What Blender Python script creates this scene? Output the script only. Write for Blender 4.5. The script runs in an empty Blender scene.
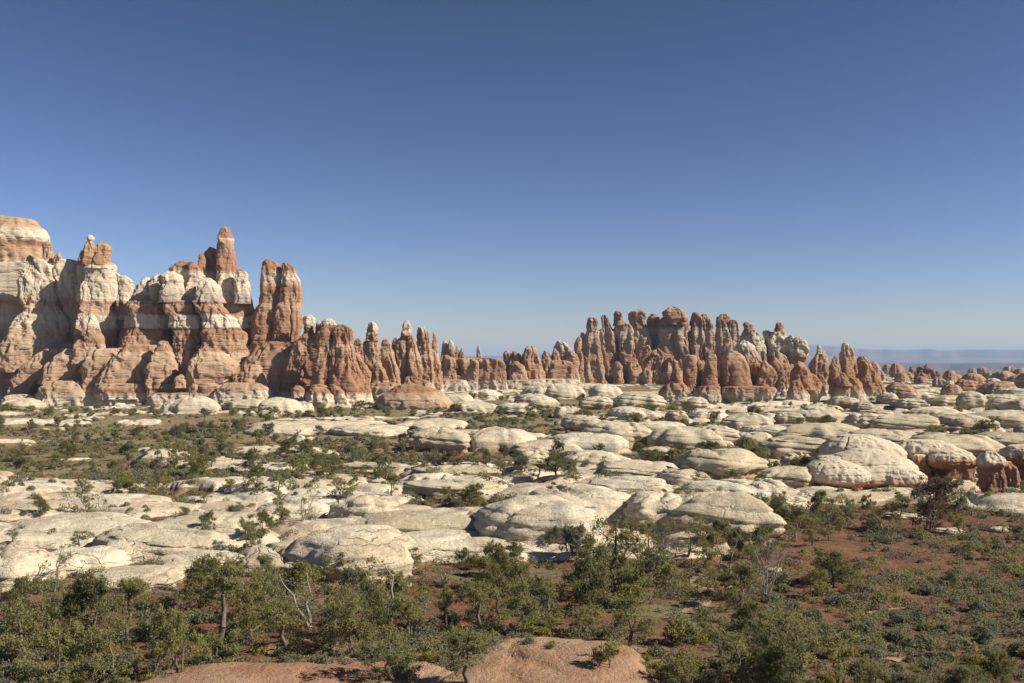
import bpy, math, random
import numpy as np
from math import radians as R, pi as PI

# ---------------------------------------------------------------- scene, camera, sky, sun, exposure
scn = bpy.context.scene
col = scn.collection
F, HY, CX, H = 1000.0, 362.0, 512.0, 17.0      # focal length in pixels, horizon row, centre column, eye height (m)
cam_d = bpy.data.cameras.new('camera')
cam_d.sensor_width = 36.0; cam_d.lens = 36.0*F/1024.0
cam_d.shift_y = (HY-341.5)/1024.0
cam_d.clip_start = 0.5; cam_d.clip_end = 90000.0
cam = bpy.data.objects.new('camera', cam_d); col.objects.link(cam)
cam.location = (0, 0, H); cam.rotation_euler = (R(90), 0, 0)
scn.camera = cam

SUN_AZ, SUN_EL = R(102), R(35)                  # azimuth clockwise from the view direction (+Y)
world = bpy.data.worlds.new('World'); scn.world = world; world.use_nodes = True
wn, wl = world.node_tree.nodes, world.node_tree.links
bg = wn['Background']
sky = wn.new('ShaderNodeTexSky'); sky.sky_type = 'NISHITA'; sky.sun_disc = False
sky.sun_elevation = SUN_EL; sky.sun_rotation = SUN_AZ
sky.altitude = 1700; sky.air_density = 1.0; sky.dust_density = 0.7; sky.ozone_density = 2.5
hsv = wn.new('ShaderNodeHueSaturation'); hsv.inputs['Saturation'].default_value = 1.0
hsv.inputs['Value'].default_value = 1.0
sepc = wn.new('ShaderNodeSeparateColor'); comb = wn.new('ShaderNodeCombineColor')     # a contrastier response for the sky, channel by channel
wl.new(sky.outputs[0], hsv.inputs['Color']); wl.new(hsv.outputs[0], sepc.inputs[0])
for i, (pw, ml) in enumerate(((1.60, .284), (1.60, .225), (1.84, .151))):
    p_ = wn.new('ShaderNodeMath'); p_.operation = 'POWER'; p_.inputs[1].default_value = pw
    q_ = wn.new('ShaderNodeMath'); q_.operation = 'MULTIPLY'; q_.inputs[1].default_value = ml
    wl.new(sepc.outputs[i], p_.inputs[0]); wl.new(p_.outputs[0], q_.inputs[0]); wl.new(q_.outputs[0], comb.inputs[i])
wl.new(comb.outputs[0], bg.inputs['Color'])
bg.inputs['Strength'].default_value = 0.09
sun_d = bpy.data.lights.new('sun', 'SUN'); sun_d.energy = 5.0; sun_d.angle = R(0.55); sun_d.color = (1.0, 0.925, 0.77)
sun = bpy.data.objects.new('sun', sun_d); col.objects.link(sun)
from mathutils import Vector
sd = Vector((math.cos(SUN_EL)*math.sin(SUN_AZ), math.cos(SUN_EL)*math.cos(SUN_AZ), math.sin(SUN_EL)))
sun.rotation_euler = sd.to_track_quat('Z', 'Y').to_euler(); sun.location = (60, -20, 120)
scn.view_settings.view_transform = 'Standard'; scn.view_settings.look = 'None'
scn.view_settings.exposure = 0.62; scn.view_settings.gamma = 1.0
scn.render.engine = 'CYCLES'
scn.cycles.max_bounces = 5; scn.cycles.volume_bounces = 0; scn.cycles.diffuse_bounces = 3
scn.cycles.use_denoising = True

# ---------------------------------------------------------------- noise
_g = np.array([[1,1,0],[-1,1,0],[1,-1,0],[-1,-1,0],[1,0,1],[-1,0,1],[1,0,-1],[-1,0,-1],[0,1,1],[0,-1,1],[0,1,-1],[0,-1,-1],[1,1,0],[-1,1,0],[0,-1,1],[0,-1,-1]], float)
_p = np.random.RandomState(7).permutation(4096)
def pn(x, y, z):
    x, y, z = np.broadcast_arrays(np.asarray(x, float), np.asarray(y, float), np.asarray(z, float))
    xi, yi, zi = np.floor(x).astype(np.int64), np.floor(y).astype(np.int64), np.floor(z).astype(np.int64)
    fx, fy, fz = x-xi, y-yi, z-zi
    u, v, w = [t*t*t*(t*(t*6-15)+10) for t in (fx, fy, fz)]
    def g(i, j, k):
        h = _p[(_p[(_p[(xi+i) & 4095]+yi+j) & 4095]+zi+k) & 4095] & 15
        gr = _g[h]
        return gr[..., 0]*(fx-i)+gr[..., 1]*(fy-j)+gr[..., 2]*(fz-k)
    def L(a, b, t): return a+(b-a)*t
    return L(L(L(g(0,0,0), g(1,0,0), u), L(g(0,1,0), g(1,1,0), u), v), L(L(g(0,0,1), g(1,0,1), u), L(g(0,1,1), g(1,1,1), u), v), w)
def fbm(x, y, z, o=4, gain=.5):
    s = 0; a = 1.0
    for i in range(o):
        s = s+a*pn(x, y, z); x, y, z = x*2.03+11.3, y*2.03+5.1, z*2.03+7.7; a *= gain
    return s
def sstep(a, b, x):
    t = np.clip((x-a)/(b-a), 0, 1); return t*t*(3-2*t)

# ---------------------------------------------------------------- terrain height (metres, x right, y away from the viewpoint)
def rock_mask(x, y):
    r = np.hypot(x, y); px = CX+F*x/np.maximum(y, 1.0)
    n = fbm(x/34+3.1, y/17+1.7, 0.3, 4)+.25*fbm(x/7, y/4, 9.1, 2)
    zone = np.interp(r, [0, 76, 84, 92, 135, 165, 205, 260, 300, 345, 372, 385, 500, 1000, 3000], [-.9, -.9, -.5, .34, .36, -.12, -.5, -.42, -.3, -.4, -.45, -.5, -.2, -.2, -.4])
    zr = np.interp(r, [0, 100, 118, 135, 170, 400, 500, 1000, 3000], [-.8, -.8, -.7, -.1, .06, .06, .0, -.3, -.4])
    k = sstep(640, 780, px)
    return sstep(.0, .10, n+zone*(1-k)+zr*k)
def cells(x, y):
    """jointed bedrock: distance to the nearest joint between warped blocks, and a random number per block"""
    u = x/13.0+.55*fbm(x/15, y/15, 3.3, 2)+y/60; v = y/8.0+.55*fbm(x/15, y/15, 8.3, 2)-x/45
    iu, iv = np.floor(u).astype(np.int64), np.floor(v).astype(np.int64)
    f1 = np.full(np.shape(u), 9.0); f2 = np.full(np.shape(u), 9.0); cid = np.zeros(np.shape(u))
    for a in (-1, 0, 1):
        for b in (-1, 0, 1):
            h1 = _p[(_p[(iu+a) & 4095]+iv+b) & 4095]; h2 = _p[(h1+77) & 4095]; h3 = _p[(h2+191) & 4095]
            d = np.hypot(iu+a+.1+.8*h1/4096-u, iv+b+.1+.8*h2/4096-v)
            n1 = d < f1; f2 = np.where(n1, f1, np.minimum(f2, d)); cid = np.where(n1, h3/4096, cid); f1 = np.where(n1, d, f1)
    return f2-f1, cid, f1
def hgt(x, y):
    x = np.asarray(x, float); y = np.asarray(y, float)
    r = np.hypot(x, y)
    far = 1-sstep(500, 2500, r)
    h = .9*fbm(x/60, y/60, 4.4, 3)*far+.16*fbm(x/9, y/9, 2.2, 3)*far
    rm = rock_mask(x, y)
    h = h+far*rm*(.55+.55*fbm(x/22, y/10, 6.6, 2))
    t = 4*(fbm(x/26, y/11, 1.9, 3)); ti = np.floor(t)
    h = h+far*rm*.15*(ti+sstep(.75, 1.0, t-ti))*.9
    e, cid, f1 = cells(x, y)
    h = h+far*rm*((.35+1.0*cid)*(1-np.exp(-e/.16))-.55*f1*f1*(.5+cid)-.2)
    h = h-.5*sstep(120, 70, r)
    h = h-85*sstep(2000, 2700, r)                         # the basin rim, and the low country beyond it
    h = h+15.3*(1-sstep(3, 42, r))                        # the knoll the viewpoint stands on
    return h
def P2W(px, py, Y):
    return ((px-CX)/F*Y, Y, H+(HY-py)/F*Y)
def hit(px, py):
    py = max(py, HY+1.5)
    Y = np.geomspace(42, 9000, 1200)
    zr = H-(py-HY)/F*Y
    g = hgt((px-CX)/F*Y, Y)
    i = int(np.argmax(zr < g))
    if zr[i] >= g[i]: i = len(Y)-1
    return float(Y[i])

# ---------------------------------------------------------------- mesh helpers
def mesh_np(name, V, faces, mat, smooth=True):
    me = bpy.data.meshes.new(name)
    V = np.asarray(V, np.float32); faces = np.asarray(faces, np.int32)
    k = faces.shape[1]; n = len(faces)
    me.vertices.add(len(V)); me.vertices.foreach_set('co', V.ravel())
    me.loops.add(n*k); me.loops.foreach_set('vertex_index', faces.ravel())
    me.polygons.add(n); me.polygons.foreach_set('loop_start', np.arange(0, n*k, k, dtype=np.int32))
    try: me.polygons.foreach_set('loop_total', np.full(n, k, np.int32))
    except Exception: pass
    me.polygons.foreach_set('use_smooth', np.full(n, smooth, bool))
    me.update(calc_edges=True); me.validate()
    if mat: me.materials.append(mat)
    return me
def link(name, me, parent=None, loc=None):
    o = bpy.data.objects.new(name, me); col.objects.link(o)
    if loc is not None: o.location = loc
    if parent: o.parent = parent
    return o
def tag(o, label=None, cat=None, group=None, kind=None):
    if label: o['label'] = label
    if cat: o['category'] = cat
    if group: o['group'] = group
    if kind: o['kind'] = kind
    return o
def grid_faces(nr, nc, wrap):
    i = np.arange(nr-1)[:, None]; j = np.arange(nc if wrap else nc-1)[None, :]
    a = i*nc+j; b = i*nc+(j+1) % nc
    return np.stack([a, b, b+nc, a+nc], -1).reshape(-1, 4)

# ---------------------------------------------------------------- materials
class N:
    def __init__(s, name):
        s.m = bpy.data.materials.new(name); s.m.use_nodes = True
        s.nt = s.m.node_tree; s.b = s.nt.nodes['Principled BSDF']
        s.b.inputs['Roughness'].default_value = .95; s.b.inputs['Specular IOR Level'].default_value = .12
    def n(s, t, **kw):
        o = s.nt.nodes.new(t)
        for k, v in kw.items(): setattr(o, k, v)
        return o
    def l(s, a, b): s.nt.links.new(a, b)
    def val(s, inp, v):
        if isinstance(v, (int, float)): inp.default_value = v
        else: s.l(v, inp)
    def math(s, op, a, b=0.0, c=0.0):
        o = s.n('ShaderNodeMath', operation=op)
        for i, v in enumerate((a, b, c)): s.val(o.inputs[i], v)
        return o.outputs[0]
    def noise(s, vec, scale, detail=4, rough=.55):
        o = s.n('ShaderNodeTexNoise'); s.l(vec, o.inputs['Vector'])
        o.inputs['Scale'].default_value = scale; o.inputs['Detail'].default_value = detail; o.inputs['Roughness'].default_value = rough
        return o.outputs['Fac']
    def mapv(s, vec, scale=(1,1,1), rot=(0,0,0)):
        o = s.n('ShaderNodeMapping'); s.l(vec, o.inputs['Vector'])
        o.inputs['Scale'].default_value = scale; o.inputs['Rotation'].default_value = rot
        return o.outputs[0]
    def rng(s, v, a, b, c=0.0, d=1.0):
        o = s.n('ShaderNodeMapRange'); s.l(v, o.inputs['Value'])
        for k, q in zip(('From Min','From Max','To Min','To Max'), (a, b, c, d)): o.inputs[k].default_value = q
        return o.outputs[0]
    def mix(s, f, a, b, mode='MIX'):
        o = s.n('ShaderNodeMix', data_type='RGBA', blend_type=mode)
        s.val(o.inputs[0], f)
        for i, v in ((6, a), (7, b)):
            if isinstance(v, tuple): o.inputs[i].default_value = (*v, 1)
            else: s.l(v, o.inputs[i])
        return o.outputs[2]
    def ramp(s, v, stops):
        o = s.n('ShaderNodeValToRGB'); s.l(v, o.inputs[0]); e = o.color_ramp.elements
        while len(e) < len(stops): e.new(0.5)
        for i, (p, c) in enumerate(stops): e[i].position = p; e[i].color = (*c, 1)
        return o.outputs[0]
    def bump(s, h, strength=.5, dist=.3):
        o = s.n('ShaderNodeBump'); s.l(h, o.inputs['Height'])
        o.inputs['Strength'].default_value = strength; o.inputs['Distance'].default_value = dist
        s.l(o.outputs[0], s.b.inputs['Normal'])
    def color(s, c): s.l(c, s.b.inputs['Base Color'])

RED = (.345, .168, .088); DRED = (.23, .108, .068); TAN = (.475, .30, .19); LTAN = (.57, .40, .27); CRM = (.70, .60, .455); GRY = (.43, .36, .285); PALE = (.62, .54, .41)
def strata_mat(name, Yref, stops, wob=3.0, fine=1.0):
    """bands of rock colour by height; stops are (picture row at distance Yref, colour)"""
    s = N(name)
    g = s.n('ShaderNodeNewGeometry').outputs['Position']
    sp = s.n('ShaderNodeSeparateXYZ'); s.l(g, sp.inputs[0])
    k = Yref/1000.0
    w1 = s.noise(s.mapv(g, (1, 1, .6)), .05/k, 3); w2 = s.noise(s.mapv(g, (1, 1, .25)), .35/k, 4)
    z = s.math('ADD', sp.outputs[2], s.math('MULTIPLY', s.math('SUBTRACT', w1, .5), wob*2.2*k))
    z = s.math('ADD', z, s.math('MULTIPLY', s.math('SUBTRACT', w2, .5), wob*1.1*k))
    ys = [p for p, c in stops]; y0, y1 = min(ys)-1, max(ys)+1
    z0, z1 = H+(HY-y1)*k, H+(HY-y0)*k
    t = s.rng(z, z0, z1)
    st = sorted([((H+(HY-p)*k-z0)/(z1-z0), c) for p, c in stops])
    c = s.ramp(t, st)
    # fine horizontal beds
    fb = s.noise(s.mapv(g, (.06, .06, 1.0)), 1.1/k*.4, 5, .7)
    c = s.mix(s.rng(fb, .35, .65, 0, .32), c, s.mix(.5, c, (.17, .09, .06)))
    fb2 = s.noise(s.mapv(g, (.08, .08, 1.0)), .25/k, 3, .6)
    c = s.mix(s.rng(fb2, .5, .68, 0, .28), c, (.58, .44, .31))
    # dark mineral streaks running down the faces
    stn = s.noise(s.mapv(g, (1, 1, .07)), .38/k, 5, .65)
    c = s.mix(s.rng(stn, .50, .72, 0, .55), c, s.mix(.72, c, (.085, .06, .05)))
    # mottling
    mo = s.noise(g, .5/k, 6, .7)
    c = s.mix(s.rng(mo, .3, .72, .0, .35), c, s.mix(.6, c, (.62, .47, .34)))
    s.color(c)
    b1 = s.noise(s.mapv(g, (.35, .35, 1.6)), .55/k, 8, .72)
    b2 = s.noise(g, 1.6/k, 5, .7)
    s.bump(s.math('ADD', b1, s.math('MULTIPLY', b2, .4)), .9, 1.7*k*fine)
    return s.m
def dome_mat(name, top, side, foot, hf=.35, crack=1.0):
    s = N(name)
    tc = s.n('ShaderNodeNewGeometry'); g = tc.outputs['Position']
    ob = s.n('ShaderNodeTexCoord').outputs['Generated']
    sp = s.n('ShaderNodeSeparateXYZ'); s.l(ob, sp.inputs[0])
    rnd = s.n('ShaderNodeObjectInfo').outputs['Random']
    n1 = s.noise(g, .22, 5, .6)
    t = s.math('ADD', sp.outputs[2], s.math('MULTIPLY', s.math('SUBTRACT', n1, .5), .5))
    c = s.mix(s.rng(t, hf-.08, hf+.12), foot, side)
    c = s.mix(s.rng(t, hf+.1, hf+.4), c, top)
    # lichen / varnish patches, cross-bedding lines
    v = s.noise(s.mapv(g, (1, 1, .8)), .55, 6, .7)
    c = s.mix(s.rng(v, .47, .66, 0, .62), c, s.mix(.62, c, (.15, .12, .095)))
    v2 = s.noise(g, .13, 5, .6)
    c = s.mix(s.rng(v2, .42, .62, 0, .5), c, (.48, .38, .26))
    bed = s.noise(s.mapv(g, (.12, .12, 2.2), (R(14), R(9), 0)), 1.0, 4, .7)
    c = s.mix(s.rng(bed, .5, .6, 0, .38), c, s.mix(.5, c, (.22, .15, .10)))
    wv = s.n('ShaderNodeTexNoise'); s.l(g, wv.inputs['Vector']); wv.inputs['Scale'].default_value = .3; wv.inputs['Detail'].default_value = 3
    ad = s.n('ShaderNodeVectorMath', operation='MULTIPLY_ADD'); s.l(wv.outputs['Color'], ad.inputs[0]); ad.inputs[1].default_value = (4, 4, 4); s.l(g, ad.inputs[2])
    vo = s.n('ShaderNodeTexVoronoi', feature='DISTANCE_TO_EDGE'); s.l(s.mapv(ad.outputs[0], (.10, .17, .45)), vo.inputs['Vector']); vo.inputs['Scale'].default_value = 1.5
    crk = s.rng(vo.outputs['Distance'], .0, .035, 1, 0)
    crk = s.math('MULTIPLY', crk, s.rng(s.noise(g, .16, 2), .45, .6, 0, crack))
    c = s.mix(s.math('MULTIPLY', crk, .38), c, (.17, .125, .085))
    pit = s.noise(g, 2.6, 5, .75)
    c = s.mix(s.rng(pit, .55, .72, 0, .5), c, s.mix(.5, c, (.14, .11, .08)))
    c = s.mix(s.rng(rnd, 0, 1, 0, .3), c, s.mix(1.0, c, (.93, .80, .66), 'MULTIPLY'))
    s.color(c)
    b = s.math('ADD', s.math('MULTIPLY', bed, 1.0), s.math('MULTIPLY', pit, .6))
    b = s.math('ADD', b, s.math('MULTIPLY', v, .8)); b = s.math('SUBTRACT', b, s.math('MULTIPLY', crk, .4))
    s.bump(b, .85, .45)
    return s.m
def ground_mat():
    s = N('desert_ground')
    g = s.n('ShaderNodeNewGeometry').outputs['Position']
    at = s.n('ShaderNodeAttribute', attribute_name='zones'); sep = s.n('ShaderNodeSeparateColor'); s.l(at.outputs['Color'], sep.inputs[0])
    rock, grass, red = sep.outputs[0], sep.outputs[1], sep.outputs[2]
    far = at.outputs['Alpha']
    n1 = s.noise(g, .35, 6, .7); n2 = s.noise(g, .06, 5, .6); n3 = s.noise(g, 2.2, 5, .75); n4 = s.noise(s.mapv(g, (.6, 1.3, 1)), .9, 6, .7)
    sand = s.mix(n1, (.36, .225, .14), (.24, .145, .09))
    redc = s.mix(s.rng(n1, .35, .65), (.235, .112, .064), (.125, .066, .043))
    soil = s.mix(red, sand, redc)
    soil = s.mix(s.rng(n4, .5, .66, 0, .75), soil, (.085, .06, .04))            # cryptobiotic crust, dark
    soil = s.mix(s.rng(n3, .6, .72, 0, .35), soil, (.42, .33, .24))             # pebbles
    gr = s.mix(n1, (.19, .19, .10), (.27, .24, .135))
    gr = s.mix(s.rng(n4, .45, .6, 0, .7), gr, (.115, .12, .06))
    soil = s.mix(s.math('MULTIPLY', grass, s.rng(n4, .38, .55)), soil, gr)
    rk = s.mix(s.rng(n2, .38, .62), (.70, .625, .49), (.56, .44, .31))
    rk = s.mix(s.rng(n1, .48, .66, 0, .65), rk, (.20, .155, .12))
    rk = s.mix(s.rng(n3, .55, .72, 0, .5), rk, (.16, .125, .09))
    wv = s.n('ShaderNodeTexNoise'); s.l(g, wv.inputs['Vector']); wv.inputs['Scale'].default_value = .3; wv.inputs['Detail'].default_value = 3
    ad = s.n('ShaderNodeVectorMath', operation='MULTIPLY_ADD'); s.l(wv.outputs['Color'], ad.inputs[0]); ad.inputs[1].default_value = (4, 4, 4); s.l(g, ad.inputs[2])
    vo = s.n('ShaderNodeTexVoronoi', feature='DISTANCE_TO_EDGE'); s.l(s.mapv(ad.outputs[0], (.10, .17, .3)), vo.inputs['Vector']); vo.inputs['Scale'].default_value = 1.5
    rk = s.mix(s.math('MULTIPLY', s.math('MULTIPLY', s.rng(vo.outputs['Distance'], .0, .035, 1, 0), s.rng(s.noise(g, .16, 2), .45, .6)), .6), rk, (.17, .125, .085))
    f = s.rng(s.math('ADD', rock, s.math('MULTIPLY', s.math('SUBTRACT', n1, .5), .7)), .42, .52)
    c = s.mix(f, soil, rk)
    # the far plain: bands of pale rock, red earth and scrub
    fn = s.noise(s.mapv(g, (.0012, .0035, 0)), 1.0, 8, .7); fn2 = s.noise(s.mapv(g, (.004, .016, 0)), 1.0, 6, .7)
    fc = s.mix(s.rng(fn, .4, .6), (.20, .125, .09), (.11, .12, .075)); fc = s.mix(s.rng(fn2, .5, .6, 0, .8), fc, (.45, .34, .25))
    c = s.mix(far, c, fc)
    s.color(c)
    s.bump(s.math('ADD', n3, s.math('MULTIPLY', n4, 1.5)), .8, .22)
    return s.m
def leaf_mat(name, a, b, c_):
    s = N(name)
    g = s.n('ShaderNodeNewGeometry'); rnd = s.n('ShaderNodeObjectInfo').outputs['Random']
    tc = s.n('ShaderNodeTexCoord').outputs['Object']
    n = s.noise(tc, 1.3, 3); isl = g.outputs['Random Per Island']
    c = s.mix(s.rng(n, .35, .65), a, b)
    c = s.mix(s.math('MULTIPLY', isl, .55), c, c_)
    c = s.mix(s.rng(rnd, 0, 1, 0, .45), c, s.mix(1.0, c, (1.25, 1.05, .8), 'MULTIPLY'))
    s.color(c)
    tr = s.n('ShaderNodeBsdfTranslucent'); s.l(c, tr.inputs['Color'])
    mx = s.n('ShaderNodeMixShader'); mx.inputs[0].default_value = .48
    out = s.nt.nodes['Material Output']
    s.l(s.b.outputs[0], mx.inputs[1]); s.l(tr.outputs[0], mx.inputs[2]); s.l(mx.outputs[0], out.inputs['Surface'])
    s.b.inputs['Roughness'].default_value = .8
    return s.m
def plain_mat(name, a, b, scale=3):
    s = N(name); g = s.n('ShaderNodeNewGeometry').outputs['Position']
    n = s.noise(g, scale, 5, .7); s.color(s.mix(s.rng(n, .35, .65), a, b)); s.bump(n, .5, .03); return s.m

# ---------------------------------------------------------------- terrain
def build_ground():
    ang = np.concatenate([np.linspace(-180, -48, 60)[:-1], np.linspace(-48, -32, 100)[:-1], np.linspace(-32, 32, 900)[:-1], np.linspace(32, 48, 100)[:-1], np.linspace(48, 180, 60)])
    ang = np.radians(ang)
    r = np.concatenate([np.linspace(.5, 45, 30)[:-1], np.geomspace(45, 450, 640)[:-1], np.geomspace(450, 2500, 170)[:-1], np.geomspace(2500, 25000, 60)])
    A, RR = np.meshgrid(ang, r)
    x, y = RR*np.sin(A), RR*np.cos(A)
    z = hgt(x, y)
    z = z+.05*fbm(x/1.6, y/1.6, 3.0, 3)*(RR < 450)
    V = np.stack([x, y, z], -1).reshape(-1, 3)
    me = mesh_np('ground', V, grid_faces(len(r), len(ang), False), ground_mat())
    px = CX+F*x/np.maximum(y, 1.0)
    rock = rock_mask(x, y)
    gn = fbm(x/30, y/18, 8.8, 3)
    grass = sstep(-.1, .15, gn+np.interp(RR, [0, 90, 130, 180, 300, 330, 400, 900, 1500], [-.25, -.3, -.4, .05, .25, .6, .6, .1, -.1]))
    rn = fbm(x/40, y/25, 5.5, 3)
    red = sstep(-.25, .2, rn+np.interp(RR, [0, 92, 120, 300, 800], [.25, .15, -.05, -.15, .1])+.75*sstep(640, 780, px))
    far = sstep(900, 1800, RR)
    c = np.stack([rock, grass, red, far], -1).reshape(-1, 4).astype(np.float32)
    a = me.attributes.new('zones', 'FLOAT_COLOR', 'POINT'); a.data.foreach_set('color', c.ravel())
    return tag(link('ground', me), kind='structure')
build_ground()

# ---------------------------------------------------------------- far mesas (about 9 to 16 km away)
def build_mesa(name, Y, prof, depth, mat, base_py, seed, amp=260):
    """prof: (picture column, top row). A tableland with a fretted rim, talus slope below the cliff."""
    xs = np.array([p[0] for p in prof], float); ts = np.array([p[1] for p in prof], float)
    px = np.linspace(xs[0], xs[-1], 700)
    top = H+(HY-np.interp(px, xs, ts))/F*Y
    X = (px-CX)/F*Y
    zb = H+(HY-base_py)/F*Y-60
    prof_t = [(0.0, 0.0), (.30, .22), (.42, .27), (.72, .5), (.80, .62), (.83, .93), (.9, .985), (1.0, 1.0)]   # (inward, up)
    tt = np.linspace(0, 1, 26); up = np.interp(tt, [p[0] for p in prof_t], [p[1] for p in prof_t])
    rim = amp*fbm(X/(900), seed, 0.5, 5, .6)
    rows = []
    for t, u in zip(tt, up):
        gully = 45*np.abs(fbm(X/260, seed+3.3, t*.6, 4))*(1-t)
        yy = Y-(1-t)*420+rim*(.4+.6*t)+gully
        zz = zb+(top-zb)*u+6*pn(X/60, t*9, seed)
        rows.append(np.stack([X, yy, zz], -1))
    back = rows[-1].copy(); back[:, 1] = Y+depth
    rows.append(back)
    V = np.concatenate(rows, 0)
    me = mesh_np(name, V, grid_faces(len(rows), len(px), False), mat)
    return tag(link(name, me), kind='structure')
def mesa_mat(ca, cb):
    s = N('mesa_rock'); g = s.n('ShaderNodeNewGeometry').outputs['Position']
    b = s.noise(s.mapv(g, (.0006, .0006, .028)), 1, 4); c = s.mix(s.rng(b, .35, .65), ca, cb)
    p = s.noise(s.mapv(g, (.0016, .0016, .002)), 1, 4, .6); c = s.mix(s.rng(p, .56, .7, 0, .6), c, (.42, .33, .28))
    s.color(c); return s.m
MM = mesa_mat((.15, .11, .11), (.26, .19, .17)); MM2 = mesa_mat((.07, .052, .062), (.13, .09, .09))
build_mesa('far_mesa', 15000, [(-900, 352), (-300, 351), (0, 352), (300, 353), (470, 355.5), (505, 355.5), (560, 354), (700, 349), (800, 345), (838, 346), (845, 348.5), (862, 349), (905, 350.0), (930, 349), (938, 350.2), (962, 350.4), (972, 349.6), (1024, 350), (1300, 350), (1900, 352)], 9000, MM, 364.5, 3.7, 110)
build_mesa('far_mesa', 9500, [(-900, 363.5), (300, 363), (520, 363.2), (700, 363.8), (800, 362.6), (905, 363.2), (940, 363.6), (1024, 363.2), (1400, 363), (1900, 363.5)], 3000, MM2, 371.5, 9.1, 200)

# ---------------------------------------------------------------- rock lofts
rs = random.Random(5)
def loft_mesh(name, Y, rows, mat, dr=.85, n=2.6, joints=3, rough=1.0, strat=1.0, seed=0, yaw=0.0):
    """a rock body at distance Y; rows are (picture row, left, right) of its outline, top to bottom. Returns mesh + origin."""
    k = Y/F
    rows = sorted(rows)
    ys = np.array([r_[0] for r_ in rows], float); xl = np.array([r_[1] for r_ in rows], float); xr = np.array([r_[2] for r_ in rows], float)
    hpx = ys[-1]-ys[0]; wmax = float((xr-xl).max())
    w0 = (xr-xl)[0]
    nz = int(np.clip(hpx*1.7, 18, 170)); nt = int(np.clip(wmax*3.3, 40, 190))
    yy = np.linspace(ys[0], ys[-1], nz)
    cxp = np.interp(yy, ys, (xl+xr)/2); hw = np.interp(yy, ys, (xr-xl)/2)
    kk = max(1, int(nz/hpx*1.1)); ker = np.ones(2*kk+1)/(2*kk+1)
    pad = lambda a: np.convolve(np.pad(a, kk, mode='edge'), ker, 'valid')
    cxp, hw = pad(cxp), pad(hw)
    # round the top over about a third of the first width
    capn = 6; ph = np.linspace(0.12, PI/2, capn, endpoint=False)
    capy = ys[0]+np.zeros(capn)-(np.sin(PI/2)-0)*0; rise = min(w0*.16, 1.8)
    capy = yy[0]-rise*np.cos(ph)
    yy = np.concatenate([capy, yy]); cxp = np.concatenate([np.full(capn, cxp[0]), cxp]); hw = np.concatenate([hw[0]*np.sin(ph), hw])
    nz = len(yy)
    th = np.linspace(0, 2*PI, nt, endpoint=False)
    c, s_ = np.cos(th), np.sin(th)
    ux = np.sign(c)*np.abs(c)**(2/n); uy = np.sign(s_)*np.abs(s_)**(2/n)
    W = (hw*k)[:, None]; Z = (H+(HY-yy)*k)[:, None]+0*th[None, :]
    so = seed*17.37
    # world x/y before displacement
    wm = wmax*k/2
    X0 = ((cxp-CX)*k)[:, None]+W*ux[None, :]; Y0 = Y+W*dr*uy[None, :]
    loc = np.minimum(W, wm)
    d = rough*.09*np.minimum(loc, 9*k)*fbm(X0/(9*k)+so, Y0/(9*k), Z/(14*k), 3, .5)
    bl = sum((.55**i_)*np.abs(pn(X0*(1.9**i_)/(7.5*k)+so+i_*3, Y0*(1.9**i_)/(7.5*k), Z*(1.9**i_)/(15*k))) for i_ in range(4))
    d = d+rough*(.22-bl)*2.6*k*np.clip(loc/(6*k), .15, 1)
    # rounded beds: bulges separated by narrow notches, at heights shared by the whole group
    zz = Z/k+1.6*pn(X0/(20*k), Y0/(20*k), 5.5)
    t = zz/5.2+1.3*pn(0*zz+.5, 0*zz+so*0.0+.5, zz/9.0); fr = t-np.floor(t)
    dep = .5+.7*(pn(np.floor(t)*1.7, .3, .7)+.3)
    notch = np.exp(-(np.minimum(fr, 1-fr)/.10)**2)
    d = d-strat*.55*k*dep*notch*np.clip(loc/(4*k), .25, 1)
    # network of joint cracks and blocky breaks
    q1 = pn(X0/(6.5*k)+so, Y0/(6.5*k), Z/(13*k)); q2 = pn(X0/(9*k), Y0/(9*k)+so, Z/(5.5*k)+3.3)
    d = d-rough*k*1.0*np.exp(-(q1/.035)**2)*np.clip(loc/(5*k), .15, 1)-rough*k*.45*np.exp(-(q2/.04)**2)*np.clip(loc/(5*k), .15, 1)
    d = d+rough*.8*k*np.sign(q1)*np.clip(np.abs(q1)*4, 0, 1)*np.clip(loc/(6*k), .2, 1)
    # vertical joints
    rr = random.Random(seed*13+1)
    for j in range(joints):
        a0 = rr.uniform(PI*1.05, PI*1.95) if rr.random() < .8 else rr.uniform(0, PI)
        ya = rr.uniform(-.35, .6)*hpx+ys[0]; yb = ya+rr.uniform(.4, 1.1)*hpx
        aw = a0+.16*pn(Z/(9*k), seed*3.1+j, .5)+.25*rr.uniform(-1, 1)*(Z-Z.min())/(Z.max()-Z.min()+1e-6)
        dd = (th[None, :]-aw+PI) % (2*PI)-PI
        wid = rr.uniform(.5, 1.1)*k
        gr = np.exp(-(dd*W/wid)**2)
        py_ = HY-(Z-H)/k
        env = sstep(ya-2, ya+3, py_)*(1-sstep(yb-3, yb+3, py_))
        d = d-rr.uniform(.8, 2.1)*k*gr*env*np.clip(loc/(5*k), .15, 1)
    d = d+.22*k*rough*fbm(X0/(1.7*k), Y0/(1.7*k), Z/(1.3*k)+so, 3, .6)*np.clip(loc/(2.5*k), .3, 1)
    d[0, :] *= .2
    X1 = X0+d*c[None, :]; Y1 = Y0+d*s_[None, :]
    Y1 = Y1+yaw*(X1-(float(np.mean(cxp))-CX)*k)          # the face turned a little towards the right
    Z1 = Z+.35*k*fbm(X0/(4*k), Y0/(4*k)+so, .5, 2)*sstep(yy[-1], yy[0], HY-(Z-H)/k)
    V = np.stack([X1, Y1, Z1], -1)
    top = V[0].mean(0); top[2] += .1*k
    V = V.reshape(-1, 3)
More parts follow.
